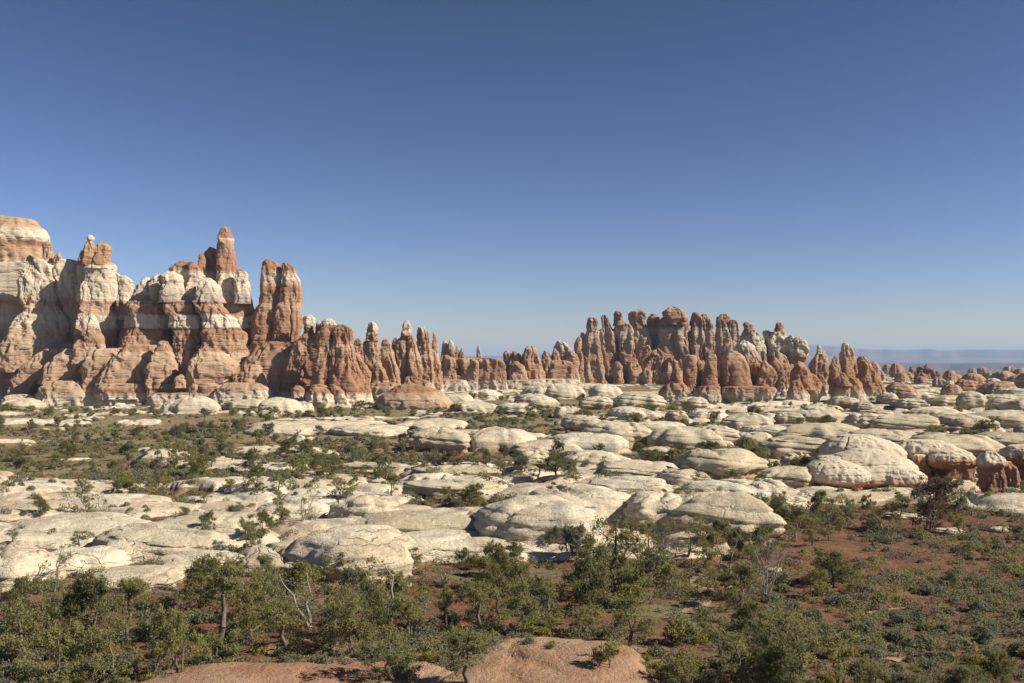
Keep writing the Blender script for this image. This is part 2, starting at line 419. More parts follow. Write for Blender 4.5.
    org = np.array([(cxp[-1]-CX)*k, Y, V[-1, 2]])
    fq = grid_faces(nz, nt, True)
    V = np.concatenate([V, top[None]], 0)-org
    ti = len(V)-1; j = np.arange(nt)
    cap = np.stack([np.full(nt, ti), j, (j+1) % nt], -1)
    me = bpy.data.meshes.new(name)
    # quads + tris
    nq, ntri = len(fq), len(cap)
    me.vertices.add(len(V)); me.vertices.foreach_set('co', V.astype(np.float32).ravel())
    fq = fq[:, ::-1]; cap = cap
    me.loops.add(nq*4+ntri*3); me.loops.foreach_set('vertex_index', np.concatenate([fq.ravel(), cap.ravel()]).astype(np.int32))
    me.polygons.add(nq+ntri)
    me.polygons.foreach_set('loop_start', np.concatenate([np.arange(nq)*4, nq*4+np.arange(ntri)*3]).astype(np.int32))
    me.polygons.foreach_set('use_smooth', np.ones(nq+ntri, bool))
    me.update(calc_edges=True); me.validate()
    me.materials.append(mat)
    return me, org
_seed = [0]
def formation(name, label, cat, mat, Y, parts, group=None, **kw):
    """an Empty at the foot of a rock formation with its bodies as children"""
    xs = [r_[1] for p in parts for r_ in p[2]]+[r_[2] for p in parts for r_ in p[2]]
    cx = (min(xs)+max(xs))/2; wx = (cx-CX)/F*Y
    e = bpy.data.objects.new(name, None); col.objects.link(e); e.location = (wx, Y, float(hgt(wx, Y)))
    tag(e, label, cat, group)
    for p in parts:
        pname, py_off, rows = p[0], p[1], p[2]
        o = dict(kw); o.update(p[3] if len(p) > 3 else {})
        if pname in ('wall', 'base', 'apron', 'core'): o.setdefault('rough', 1.0); o['joints'] = o.get('joints', 3)+3
        if pname in ('base', 'ledge', 'wall', 'buttress', 'plinth', 'apron', 'ridge'): o.setdefault('n', 3.6)
        if o.get('yaw') and pname in ('wall', 'core', 'slope', 'base', 'ledge', 'apron'): o['yaw'] = .6*o['yaw']
        if o.get('yaw') and pname == 'cap_rock': o['yaw'] = .12
        lab = o.pop('label', None); m = o.pop('mat', mat)
        _seed[0] += 1
        me, org = loft_mesh(pname, Y+py_off, rows, m, seed=_seed[0], **o)
        ob = link(pname, me, e); ob.location = (org[0]-e.location[0], org[1]-e.location[1], org[2]-e.location[2])
        if lab: ob['label'] = lab
    return e
def ext(rows, y=None, grow=4):
    """carry an outline on down below the ground"""
    r_ = sorted(rows)[-1]; y = y or r_[0]+12
    return rows+[(y, r_[1]-grow, r_[2]+grow)]

# strata ramps
M_left = strata_mat('massif_strata', 410, [(214, RED), (222, TAN), (229, CRM), (237, CRM), (239, TAN), (262, RED), (266, CRM), (284, PALE), (299, CRM), (303, DRED), (305, TAN), (313, TAN), (316, CRM), (327, CRM), (330, TAN), (344, RED), (348, LTAN), (365, TAN), (384, TAN), (391, LTAN), (396, CRM), (408, CRM)])
M_butte = strata_mat('butte_strata', 430, [(216, TAN), (222, TAN), (228, CRM), (237, CRM), (239, RED), (250, TAN), (258, TAN), (262, CRM), (285, CRM), (297, PALE), (303, TAN), (306, LTAN), (322, CRM), (334, LTAN), (350, LTAN), (365, TAN), (384, TAN), (391, LTAN), (396, CRM), (408, CRM)], wob=4)
M_mid = strata_mat('massif_strata_centre', 410, [(226, RED), (235, RED), (236.5, CRM), (239, TAN), (256, RED), (268, RED), (273, CRM), (284, CRM), (301, GRY), (303.5, DRED), (306, TAN), (314, RED), (316, CRM), (327, CRM), (329, DRED), (332, RED), (346, TAN), (350, RED), (353, LTAN), (370, TAN), (386, TAN), (391, RED), (395, CRM), (408, PALE)])
M_twin = strata_mat('twin_spire_strata', 420, [(259, RED), (269, RED), (272, TAN), (279, CRM), (285, TAN), (290, RED), (306, TAN), (320, RED), (345, RED), (360, TAN), (385, TAN), (393, CRM), (405, CRM)])
M_butt = strata_mat('buttress_strata', 405, [(315, CRM), (323, CRM), (327, DRED), (340, RED), (346, TAN), (362, RED), (380, RED), (391, RED), (394, CRM), (412, PALE)])
M_pin = strata_mat('pinnacle_strata', 480, [(320, CRM), (329, CRM), (333, TAN), (340, RED), (343, TAN), (360, TAN), (380, RED), (386, LTAN), (390, CRM), (402, PALE)])
M_low = strata_mat('low_wall_strata', 640, [(340, CRM), (347, GRY), (356, RED), (360, TAN), (366, RED), (379, TAN), (381, PALE), (396, PALE)])
M_spire = strata_mat('spire_row_strata', 800, [(306, TAN), (316, RED), (327, DRED), (331, (.52,.41,.30)), (338, (.40,.28,.19)), (346, (.42,.29,.20)), (350, (.35,.20,.12)), (356, RED), (374, TAN), (382, RED)])
M_sp2 = strata_mat('spire_strata_right', 640, [(322, RED), (329, RED), (333, TAN), (337, CRM), (352, PALE), (356, RED), (380, RED)])
M_front = strata_mat('front_row_strata', 410, [(342, CRM), (349, GRY), (356, TAN), (370, RED), (387, RED), (390, TAN), (396, PALE), (410, PALE)])

# 1 far left butte
formation('sandstone_butte', 'broad red-topped butte with white columns at the far left end of the skyline', 'rock butte', M_butte, 412, [
    ('cap_rock', 30, [(216,-60,4),(217.5,-75,20),(219,-80,32),(225,-82,36),(231,-82,41),(238,-82,44.5),(241,-82,43),(246,-82,40),(256,-82,42),(268,-84,48),(290,-84,50)], dict(dr=.45, joints=7)),
    ('cap_rock', 24, [(242,46,49),(244,43.5,51),(250,43,52),(258,42,54),(272,38,58)], dict(joints=1)),
    ('cap_rock', 22, [(253,57,60),(257,54.5,62),(263,53,65),(275,50,68)], dict(joints=1)),
    ('pillar', 12, [(262,-40,-6),(265,-50,5),(272,-55,9),(285,-56,8),(300,-56,6),(318,-56,6),(350,-56,8)], dict(joints=3, dr=.5)),
    ('pillar', 16, [(266,8,24),(270,6,27),(300,4,30),(350,2,34)], dict(joints=1, dr=.6)),
    ('pillar', 4, [(264,29,36),(266,26.5,41),(272,24,43),(282,21,45),(292,20,46),(300,21,46),(304,24,45),(312,24,50),(325,16,60),(345,6,66),(372,4,66)], dict(joints=2, dr=.6)),
    ('pillar', 6, [(260.5,37,46),(263,38,49),(270,41,53),(280,43,55),(296,45,56),(304,46,56),(318,48,66),(345,48,70),(370,48,70)], dict(joints=2, dr=.7)),
    ('pillar', 10, [(261,60,76),(264,57,78),(270,55,80),(282,57,82),(296,60,81),(306,64,80),(330,66,79),(347,64,78),(366,60,78)], dict(joints=3, dr=.6)),
    ('wall', 12, [(264,-60,66),(300,-62,80),(350,-64,88),(410,-64,96)], dict(joints=5, dr=.1)),
    ('base', 4, [(336,-58,2),(345,-60,30),(352,-62,62),(365,-62,66),(385,-64,60),(402,-66,50),(415,-66,50)], dict(joints=3, dr=.3)),
    ('slope', 2, [(344,-60,74),(358,-62,96),(376,-62,100),(392,-64,104),(414,-64,106)], dict(joints=9, dr=.13, rough=1.0, n=4)),
    ('buttress', -6, [(350,42,60),(358,32,60),(368,22,56),(380,16,42),(390,12,33),(398,9,28),(410,8,26)], dict(joints=0, dr=.5)),
    ('buttress', -6, [(350,-60,3),(365,-62,4),(385,-62,5),(400,-64,6),(412,-64,6)], dict(joints=1, dr=.3)),
    ('buttress', -10, [(350,64,80),(356,58,88),(366,50,86),(378,47,85),(384,46,86)], dict(joints=1, dr=.6)),
    ('base', -14, [(382,48,88),(388,44,100),(396,42,104),(402,44,106),(414,44,106)], dict(joints=1, dr=.5)),
    ('ledge', -16, [(396,8,34),(398,5,38),(404,4,42),(412,3,43),(422,0,44)], dict(joints=1, dr=.5)),
], yaw=0.42)
formation('sandstone_pinnacle', 'tan and white banded pillar carrying a tiny white boulder on its pointed peak', 'rock pinnacle', M_left, 412, [
    ('balanced_boulder', 8, [(235.4,88.5,91.5),(236.5,87,93.5),(238.5,87,94),(240.5,88,93)], dict(joints=0, label='small white boulder on the point')),
    ('peak', 8, [(241,88,92.5),(246,84.5,95),(252,82,97),(262,79,99),(280,79,100),(306,80,100)], dict(joints=1)),
    ('knob', 0, [(243,99.5,106),(245,97,109),(249,96,110),(254,97,109),(266,92,112),(269,90,113)], dict(joints=1)),
    ('pillar', 0, [(264,93,112),(267,88,113),(285,86,114),(299,85,113),(303,86,110.5),(312,84,111),(314,84,113),(325,82,114),(342,80,112),(362,80,112)], dict(joints=3, dr=.7)),
    ('pillar', -4, [(282,83,88),(285,81,90),(300,80,91),(320,78,92),(350,76,92),(366,74,92)], dict(joints=1)),
    ('cone', -9, [(313,90.5,92.5),(318,88.5,96),(326,87,99),(338,87,102),(352,88,104),(366,88,106)], dict(joints=1)),
    ('knob', -10, [(341,78,88),(344,75,91),(352,75,94),(364,74,96)], dict(joints=0)),
    ('pillar', 12, [(272,112,117),(275,112,121),(284,112,127),(292,113,131),(302,112,132),(320,110,134),(352,105,140),(375,100,140)], dict(joints=3, dr=.6)),
    ('pillar', 8, [(277,120,128),(280,118,131),(290,118,133),(303,117,133),(320,116,136)], dict(joints=1)),
    ('wall', 10, [(302,80,134),(325,78,138),(350,74,146),(400,70,150),(414,70,150)], dict(dr=.1, joints=4)),
    ('buttress', -12, [(350,98,124),(356,90,128),(364,86,124),(372,85,116),(380,86,110),(390,86,108)], dict(joints=1, dr=.6)),
    ('base', -12, [(384,98,140),(388,96,146),(396,98,152),(404,100,158),(414,100,160)], dict(joints=2, dr=.4)),
], yaw=0.42)
formation('sandstone_massif', 'great banded massif rising to a single red tower taller than everything around it', 'rock massif', M_mid, 412, [
    ('tower', 8, [(227.5,223,227.5),(229,221,229.5),(232,220,231.5),(236,219.5,233),(243,219.2,234.6),(246,218.5,234),(252,218,235),(262,217.5,236),(270,217.5,237),(278,217,240),(290,217,244),(302,217,247),(330,216,250)], dict(joints=2, dr=.8, rough=.7, strat=.8)),
    ('spire', 10, [(247.5,208.5,212),(249,206.5,216.5),(256,205.5,218),(266,205,218),(280,203,219),(304,200,220)], dict(joints=2)),
    ('spire', 6, [(253,200,204),(255,198.5,205),(262,198,206),(270,197,208),(284,196,210)], dict(joints=1)),
    ('knob', 4, [(270.5,237,243),(272,236,247),(277,236,249),(284,236,248.5),(300,236,251),(304,234,251)], dict(joints=2)),
    ('wall', 10, [(300,226,251),(318,224,253),(335,222,254),(360,220,252),(400,215,250)], dict(joints=2, dr=.4)),
    ('knob', 0, [(278,144,149),(280,142.5,151),(286,138,151),(294,134,152),(303,131,154)], dict(joints=1)),
    ('knob', 0, [(275,156,161),(278,152,163),(286,150,163),(303,150,165)], dict(joints=1)),
    ('knob', -4, [(272.5,167,176),(275,163.5,181),(280,162.5,183),(284,164,182.5),(292,161,184),(303,161,184)], dict(joints=2)),
    ('knob', 3, [(262.5,179,188),(265,175,195),(270,173,199),(277,176,199),(290,184,199),(303,184,198)], dict(joints=2)),
    ('knob', 0, [(263,188,196),(267,187,199),(278,189,200),(290,185,197),(303,184,197)], dict(joints=1)),
    ('knob', -2, [(279,204,212),(282,200.5,216),(288,199,220),(296,198,222),(303,196,224)], dict(joints=2)),
    ('pillar', -2, [(302,131,163),(304,130,164),(309,128,165.5),(313,130,166),(316,133,168),(322,132,168.5),(328,132,168),(330,129,168),(344,125,168),(352,122,168),(372,118,166)], dict(joints=2, dr=.5)),
    ('pillar', -3, [(302,167,193),(309,167,194),(314,168,196),(316,171,202),(322,171,203),(328,172,202),(330,174,200),(344,174,198),(360,176,196),(378,180,192),(392,182,192)], dict(joints=2, dr=.6)),
    ('pillar', -2, [(302,196,221),(306,197,223),(312,199,228),(315,203,230),(319,205,235),(325,204,238),(330,205,241),(333,203,243.5),(345,204,244),(362,200,244),(380,196,232)], dict(joints=4, dr=.6)),
    ('slope', -1, [(346,128,246),(358,116,248),(372,106,250),(386,102,252),(414,100,256)], dict(joints=9, dr=.13, rough=1.0, n=4)),
    ('buttress', -10, [(346,126,154),(354,120,153),(366,110,150),(378,104,148),(388,101,147)], dict(joints=1, dr=.6)),
    ('buttress', -12, [(342,160,168),(348,156,171),(356,153,173),(366,149,174.5),(378,148,175),(388,149,172),(396,150,168)], dict(joints=1, dr=.8)),
    ('buttress', -12, [(350,200,218),(355,196,226),(364,191,236),(374,190,234),(384,190,222),(392,190,222)], dict(joints=1, dr=.6)),
    ('knob', -18, [(375,180,185),(377,176.5,186.5),(382,175,187.5),(388,174,188)], dict(joints=0)),
    ('core', 7, [(290,140,240),(302,134,250),(330,128,252),(352,122,254),(400,110,262),(414,110,262)], dict(joints=6, dr=.09)),
    ('ledge', -14, [(384.5,102,147),(387,100,150),(393,100,152),(399,100,152)], dict(joints=2, dr=.4)),
    ('ledge', -14, [(385,165,188),(387,163,190),(393,164,190),(398,164,190)], dict(joints=1, dr=.5)),
    ('ledge', -15, [(384,192,216),(386,190,222),(394,190,226),(399,190,226)], dict(joints=2, dr=.5)),
    ('base', -12, [(394,112,156),(397,106,160),(404,104,162),(414,102,164)], dict(joints=1, dr=.4)),
    ('base', -12, [(393,158,256),(396,154,262),(404,152,264),(415,150,266)], dict(joints=3, dr=.3)),
], yaw=0.42)
formation('twin_spires', 'pair of tall red spires with white shoulders standing close together on one apron', 'rock spires', M_twin, 415, [
    ('spire', 5, [(259.8,264.5,269),(261.5,262.5,276),(266,262,280),(272,261,281.5),(283,260.5,281.5),(290,259.5,281),(304,260.5,279.5),(307,257,281),(316,254,280),(330,252,277),(346,252,276),(362,250,278)], dict(joints=3, dr=.7, rough=.8)),
    ('spire', 5, [(263.5,283,288),(265,281.2,292),(269,281.5,294.5),(274,282,297),(280,282,300),(290,281,301.3),(302,279.5,301),(307,276,300.5),(318,275,301),(332,274,301),(345,272,299),(358,264,300)], dict(joints=3, dr=.7, rough=.8)),
    ('apron', -2, [(343,262,296),(350,254,300),(358,247,304),(368,239,306),(378,230,306),(388,221,306),(398,214,306),(412,210,306)], dict(joints=2, dr=.4)),
    ('knob', -14, [(366,250,260),(369,246,262.5),(376,244,265),(385,243,267)], dict(joints=0)),
    ('base', -18, [(384,224,262),(388,220,268),(394,216,270),(400,214,270),(412,214,272)], dict(joints=2, dr=.5)),
], yaw=0.3)
formation('sandstone_buttress', 'dark red double buttress flaring into cream feet below white knobs', 'rock buttress', M_butt, 395, [
    ('knob', 18, [(316,305,312),(318,302.5,315.5),(322,303,316),(326,304.5,315),(335,302.5,316),(350,300,318)], dict(joints=2)),
    ('knob', 14, [(319,325,331),(321,322,335),(326,321,337),(332,318,338),(345,316,340)], dict(joints=1)),
    ('knob', 16, [(322,317,320),(325,316,321),(345,314,322)], dict(joints=0)),
    ('wall', 14, [(335,302,326),(341,296,335),(352,290,345),(375,284,350),(392,280,350),(412,276,350)], dict(joints=4, dr=.3)),
    ('pillar', 0, [(329,319,329),(332,316,331),(338,316,332),(344,317,332),(347,319,331),(356,316,330),(368,313,330),(380,311,330),(390,310,330)], dict(joints=2, dr=.9)),
    ('pillar', 2, [(325.5,338,346),(328,332,351),(333,331,353),(339,331,353.5),(345,331,353),(352,330,355),(362,330,358),(376,329,364),(390,328,366),(404,328,366)], dict(joints=3, dr=.8)),
    ('ridge', 4, [(351,348,355),(358,346,361),(366,344,367),(372,342,370.5),(384,340,370),(404,338,372),(414,336,372)], dict(joints=1, dr=.6)),
    ('foot', -8, [(386,311,326),(390,308,330),(396,305.5,337),(402,306,338),(408,308,336),(416,308,336)], dict(joints=1)),
    ('foot', -8, [(385,329,336),(389,329,342),(396,333,346),(403,338,349),(409,340,351),(416,340,352)], dict(joints=0)),
    ('foot', -4, [(386.5,294,301),(389,291.5,304),(395,292,304.5),(402,293,303),(414,293,303)], dict(joints=0)),
], yaw=0.12)
formation('capped_pinnacle', 'cone-footed pinnacle wearing a rounded cream cap, left of the split pyramid', 'rock pinnacle', M_pin, 450, [
    ('cap_rock', 0, [(322,370,374),(323.5,368,376.5),(327,367.5,377.5),(330,366,378),(334,365,379),(337,366.5,378),(341,366,380)], dict(joints=1, label='cream rounded cap')),
    ('shaft', 0, [(340,366,378),(343,364,379.5),(352,364,379),(364,364,378),(374,366,380),(392,366,384)], dict(joints=2)),
    ('pillar', 12, [(339,357,361),(341,354.5,363),(350,354,364),(366,354,366),(388,354,368)], dict(joints=1)),
    ('pillar', 4, [(340.5,382,389),(343,380.5,391),(352,381,392),(360,382,395),(370,385,398),(382,387,401),(390,386,402)], dict(joints=2)),
    ('cone', -8, [(361.5,376,379),(366,373,383),(374,371,387),(384,369,389),(396,368,390)], dict(joints=1)),
    ('wall', 14, [(350,356,393),(362,354,398),(392,352,402)], dict(joints=3, dr=.2)),
    ('base', -10, [(384,368,400),(388,366,403),(398,365,404),(412,364,404)], dict(joints=2, dr=.6)),
])
formation('split_pyramid', 'tan pyramid split down the middle with a cream knob on top', 'rock pinnacle', M_pin, 475, [
    ('cap_rock', 0, [(321.2,405.5,409),(323,402.5,411),(327,401.5,411.5),(330.5,402,411),(333,400,412.5),(336,399.5,413)], dict(joints=1, label='cream lumpy knob')),
    ('pillar', 0, [(336,400,407.5),(341,397,407.5),(346,395,407.5),(358,394,407.5),(372,396,407),(392,398,407)], dict(joints=1)),
    ('pillar', 0, [(336,406.5,413),(341,406.5,415),(346,406.5,417),(358,406,420),(372,406,423),(392,406,424)], dict(joints=2)),
    ('pillar', 14, [(338,394,397),(341,392,399),(352,391.5,400),(372,391,402)], dict(joints=1)),
    ('pillar', 10, [(328,417.5,425),(330,416.5,428),(335,416,430.5),(341,417,432),(348,417,432),(356,418,432),(366,419,434),(378,420,434),(394,420,435)], dict(joints=4)),
    ('wall', 16, [(343,395,431),(352,393,437),(368,390,441),(396,388,444)], dict(joints=4, dr=.2)),
    ('base', -6, [(378,404,420),(383,402,432),(390,400,436),(402,398,438)], dict(joints=3, dr=.5)),
])
formation('rock_needle', 'dark slim needle leaning against pale rock between the split pyramid and the jagged crest', 'rock needle', M_pin, 500, [
    ('needle', 0, [(332,433.2,434.8),(336,432.3,436.3),(344,431.5,438),(354,430.8,439),(360,431,440),(372,430,442),(392,429,444)], dict(joints=1)),
])
formation('jagged_crest', 'low wall with a jagged grey and cream crest of three prongs', 'rock wall', M_low, 600, [
    ('prong', 2, [(341,443.5,446),(344,442.5,448),(352,441.5,452),(362,440.5,454)], dict(joints=1)),
    ('prong', 0, [(339.5,450,451),(343,448.5,453),(350,447,456),(362,446,458)], dict(joints=1)),
    ('prong', 0, [(345.5,456.5,458),(350,455,460),(364,454,461)], dict(joints=1)),
    ('prong', 0, [(348.5,461,463),(352,459.5,464.5),(364,459,465.5)], dict(joints=1)),
    ('wall', -4, [(356,441,449),(359,439,455),(370,437,456),(380,435,458),(392,433,460),(402,432,462)], dict(joints=2, dr=.6)),
    ('wall', -2, [(360,456,476),(363,457,480),(372,461,478),(382,462,478),(396,458,480)], dict(joints=2, dr=.6)),
    ('wall', 8, [(360,437,504),(364,435,506),(380,433,507),(396,430,510)], dict(joints=6, dr=.1)),
    ('base', -14, [(381,440,466),(386,437,470),(394,434,472),(404,434,472)], dict(joints=2, dr=.6)),
])
formation('rock_needle', 'tiny dark needle alone on the skyline beside open sky', 'rock needle', M_low, 640, [
    ('needle', 0, [(345.5,477.6,479),(349,476.6,480.6),(354,476,481.5),(359,475.6,482),(363,474,484)], dict(joints=1)),
    ('base', 0, [(359,473,484),(362,471,487),(372,474,488),(384,472,490),(398,470,492)], dict(joints=2)),
])
formation('low_rock_wall', 'low shadowed red wall between the tiny lone needle and the flat-topped block', 'rock wall', M_low, 630, [
    ('wall', 4, [(360,487,500),(363,484,503),(372,484,504),(384,482,504),(400,480,506)], dict(joints=3, dr=.5)),
    ('knob', -8, [(366,483,488),(370,481,490),(380,480,492)], dict(joints=1)),
    ('base', -12, [(380,472,498),(385,468,501),(394,465,502),(404,464,504)], dict(joints=3, dr=.6)),
])
formation('sandstone_block', 'squat flat-topped red block on pale footing left of the jagged low ridge', 'rock butte', M_low, 640, [
    ('block', 0, [(347,526,534),(348.5,523.5,537.5),(354,522.5,539),(361,521,540),(368,522,543),(382,521,546),(392,520,548)], dict(joints=3, dr=.7)),
    ('pillar', 3, [(351.5,504.5,509),(354,502.7,511),(364,502.5,510),(382,502,511),(392,501,512)], dict(joints=1)),
    ('pillar', 3, [(352,512,518),(355,510.5,522),(366,509,524),(384,508,525)], dict(joints=3)),
    ('knob', -8, [(362.5,512,520),(365,509.5,524),(374,508.5,527),(384,508,530)], dict(joints=1)),
    ('base', -10, [(381,503,546),(385,500,549),(393,498,550),(404,498,550)], dict(joints=3, dr=.5)),
])
formation('low_ridge', 'low jagged orange ridge with a dark dome on top, beside the tall spire row', 'rock ridge', M_low, 680, [
    ('dome', 6, [(341,557,561),(343,555,566),(347,554,571),(353,554,574),(364,554,577)], dict(joints=1, label='dark grey rounded dome')),
    ('peak', 0, [(350,544.5,546.5),(354,542,549),(360,540,553),(372,538,556)], dict(joints=1)),
    ('peak', 0, [(349,553.5,556),(354,551.5,559),(362,550,562),(374,550,564)], dict(joints=1)),
    ('peak', 0, [(352,568,574),(356,565,578),(366,564,579),(378,562,579)], dict(joints=2)),
    ('ridge', -8, [(362,546,570),(366,541,577),(374,537,579),(381,535,580)], dict(joints=3, dr=.5)),
    ('base', -12, [(380,538,578),(384,534,582),(392,532,584),(404,530,586)], dict(joints=2, dr=.5)),
])
formation('rock_needle', 'thin white-tipped finger at the left end of the tall spire row', 'rock needle', M_spire, 740, [
    ('needle', 0, [(337,577.5,580.5),(339,575.5,581.5),(345,574,582),(350,574.5,582),(356,576.5,583),(368,577.5,584),(386,577,585)], dict(joints=1, strat=.5)),
])
def spire(label, Y, parts, mat=None, name='sandstone_spire', **kw):
    kw.setdefault('rough', 1.15); kw.setdefault('strat', .8); kw.setdefault('n', 3.4)
    parts = [(p[0], p[1], [(a, b-.7, c+.7) for a, b, c in p[2]])+tuple(p[3:]) for p in parts]; formation(name, label, 'rock spire', mat or M_spire, Y, parts, group='spires of the tall red row', **kw)
spire('first full-height spire of the tall row, dark topped with a deep front crack', 780, [
    ('shaft', 0, [(318.5,588.5,595),(320,588,597.5),(328,587,598.5),(334,586,599.5),(344,583.5,600),(352,583.3,600.5),(362,583,602),(372,583,605),(384,583,607)], dict(joints=4)),
    ('shard', 4, [(333,581,584),(336,580.5,585),(350,581,586),(384,580,588)], dict(joints=0))])
spire('narrow second spire of the tall row with a pale belly and pointed dark tip', 785, [
    ('shaft', 0, [(315.5,602.5,605.5),(317,601.3,607),(321,601.2,609),(328,601,612),(336,600.5,615),(350,600.3,616),(362,603,616),(374,605,617),(388,606,618)], dict(joints=4)),
    ('knob', -10, [(362.5,615.5,619),(365,614.3,621.5),(374,614,623),(386,613.5,624)], dict(joints=0))])
spire('third spire of the tall row, streaked white with a lumpy red head', 785, [
    ('head', 0, [(311.8,616,620),(314,614.5,622.5),(320,614.5,624),(326,614,628)], dict(joints=2)),
    ('shaft', 0, [(325,614.5,629),(330,616,632),(342,617,633),(352,617,634),(362,620,638),(372,624,640),(388,624,642)], dict(joints=4))])
spire('fourth spire of the tall row, with a bright orange notched head', 790, [
    ('head', 0, [(310,638,641),(312,631,643.5),(316,629,645),(322,629.5,645.5),(329,632,646)], dict(joints=4, rough=1.4)),
    ('shaft', 0, [(326,632,647),(336,632.5,650),(350,634,652),(362,637,655),(374,638,658),(388,636,660)], dict(joints=5)),
    ('knob', -12, [(362.5,629,636),(365,628,640),(374,628,641),(386,627,642)], dict(joints=1))])
spire('squat dark round-headed spire squeezed between the orange notched spire and the broadest one', 800, [
    ('shaft', 0, [(314.8,651,655.5),(317,648,659),(322,646.5,661),(334,646.5,662),(346,649,663),(360,650,664),(388,650,666)], dict(joints=2))])
spire('broadest and tallest spire of the row with a golden top and cream right edge', 790, [
    ('head', -2, [(307,670.5,674),(309,666.5,681.5),(312,663,684),(318,661.5,685.5),(325,661,686)], dict(joints=3, rough=1.3)),
    ('shaft', 0, [(322,660,674),(330,657.5,674.5),(344,657,675),(356,657,676),(370,656,678),(388,655,680)], dict(joints=3)),
    ('shaft', -2, [(322,673,686.5),(332,673.5,687.5),(346,674.5,688),(357,675,688),(370,676,690),(388,676,692)], dict(joints=3)),
    ('shard', 6, [(312,680,684),(318,680,687),(340,682,690),(388,682,692)], dict(joints=1))])
spire('double spire with two rounded brown heads joined shoulder to shoulder', 790, [
    ('shaft', 0, [(313,693,697),(315,691.5,701),(322,690.7,703),(334,691,703.5),(348,692,703.5),(362,692,703),(388,690,704)], dict(joints=2)),
    ('shaft', 1, [(314.5,702.5,706),(317,701,709),(324,701,712),(334,702,714.5),(348,702.5,715.5),(362,702,716),(388,700,718)], dict(joints=3))])
spire('dark-headed spire fronted by a pale pointed rib at the right of the tall row', 740, [
    ('shaft', 4, [(314.8,721.5,727),(317,718,730),(324,716.3,731),(336,716,733),(350,716,740),(366,716,742),(390,714,744)], dict(joints=2)),
    ('rib', -4, [(320,721.5,724),(325,720,727),(336,719.5,730),(350,719,733),(362,718,735)], dict(joints=1)),
    ('rib', -2, [(320.5,731,735),(323,729.5,736.5),(332,729,739),(342,727,741),(352,726,743),(364,724,744)], dict(joints=3))])
spire('short spire with a little overhanging red cap, behind the orange cone', 660, [
    ('shaft', 0, [(323,744.5,748.5),(325,743.3,751),(329,744,752),(334,741.5,752),(344,740,754),(360,738,756),(386,736,758)], dict(joints=2))], mat=M_sp2)
spire('slanting grey fin with a bright cream right edge', 640, [
    ('fin', 0, [(330.5,751.5,754.5),(334,749,759),(340,746.5,762.5),(347,744,764.5),(355,744,766),(366,744,768),(386,742,770)], dict(joints=2)),
    ('shard', 2, [(331,764,767),(336,763.5,768),(352,764,770),(380,764,772)], dict(joints=0))], mat=M_sp2)
spire('knob-topped tower with a flat left arm, beside the lumpy cream cluster', 640, [
    ('knob', 0, [(323.5,776,780.5),(325,775.2,782),(330,774.5,783),(334,773.8,784.5),(338,771,785)], dict(joints=1)),
    ('shaft', 0, [(333,772,785),(338,768,786),(348,767,788),(358,766,792),(372,764,796),(388,762,800)], dict(joints=3)),
    ('arm', 3, [(331.3,764,768),(332.3,763.5,773),(337,765,776),(350,768,778)], dict(joints=0))], mat=M_sp2)
spire('lumpy cluster of cream knobs over a dark red shelf, last of the tall row', 620, [
    ('knob', 0, [(336,789.5,794),(338,787,797),(343,785,800),(352,784.5,800),(357,784,800)], dict(joints=4, rough=1.6)),
    ('knob', -2, [(337.5,797,801),(341,795,804.5),(347,794,806.5),(353,794,808),(357,794,807)], dict(joints=4, rough=1.6)),
    ('base', 2, [(354,780,807),(357,776,808),(362,772,804),(372,766,802),(388,760,804)], dict(joints=3, dr=.6))], mat=M_sp2)
formation('backing_wall', 'dark wall of joined rock filling the gaps behind the tall spire row', 'rock wall', M_spire, 812, [
    ('wall', 0, [(330,600,690),(333,594,738),(345,588,778),(356,584,800),(372,582,806),(392,582,806)], dict(joints=12, dr=.1, rough=2.2, n=4)),
])
formation('rubble_slope', 'broken tan rubble heap spilling below the round-headed spire', 'rock slope', M_spire, 740, [
    ('heap', 0, [(351,652,662),(355,648,668),(364,643,672),(374,641,674),(384,640,675),(394,638,676)], dict(joints=5, rough=2.0, dr=.7)),
    ('knob', -14, [(368,644,649),(371,642.5,651),(378,642,652),(386,641,653)], dict(joints=0)),
    ('heap', -6, [(358,668,674),(362,666,678),(372,664,682),(386,662,686)], dict(joints=3, rough=2.0)),
])
formation('red_cone', 'smooth orange cone rising behind the great rounded red block', 'rock cone', M_front, 500, [
    ('cone', 0, [(342,741,748),(344,737,752),(348,735,755),(354,738,758),(362,738,764),(372,736,768),(390,734,772)], dict(joints=2, strat=1.3)),
])
Yf = 405
formation('standing_pillar', 'flat-topped red pillar on a cream pedestal, left of the pair in front of the spires', 'rock pillar', M_front, Yf, [
    ('shaft', 0, [(356.5,684,696),(358,681.7,697.5),(364,682,697),(376,682.5,696),(386,684,694.5),(394,684,694)], dict(joints=2, strat=.6, rough=.6)),
    ('side_knob', -2, [(370.5,675.5,678.5),(374,673.5,680.5),(380,672,682),(390,670,684)], dict(joints=0)),
    ('ledge', -1, [(382,668,683),(385,664.5,686),(390,663,688)], dict(joints=1)),
    ('pedestal', -1, [(388,662,690),(392,659,690),(398,658.5,687),(404,658.5,684),(414,658,684)], dict(joints=1, dr=.7)),
])
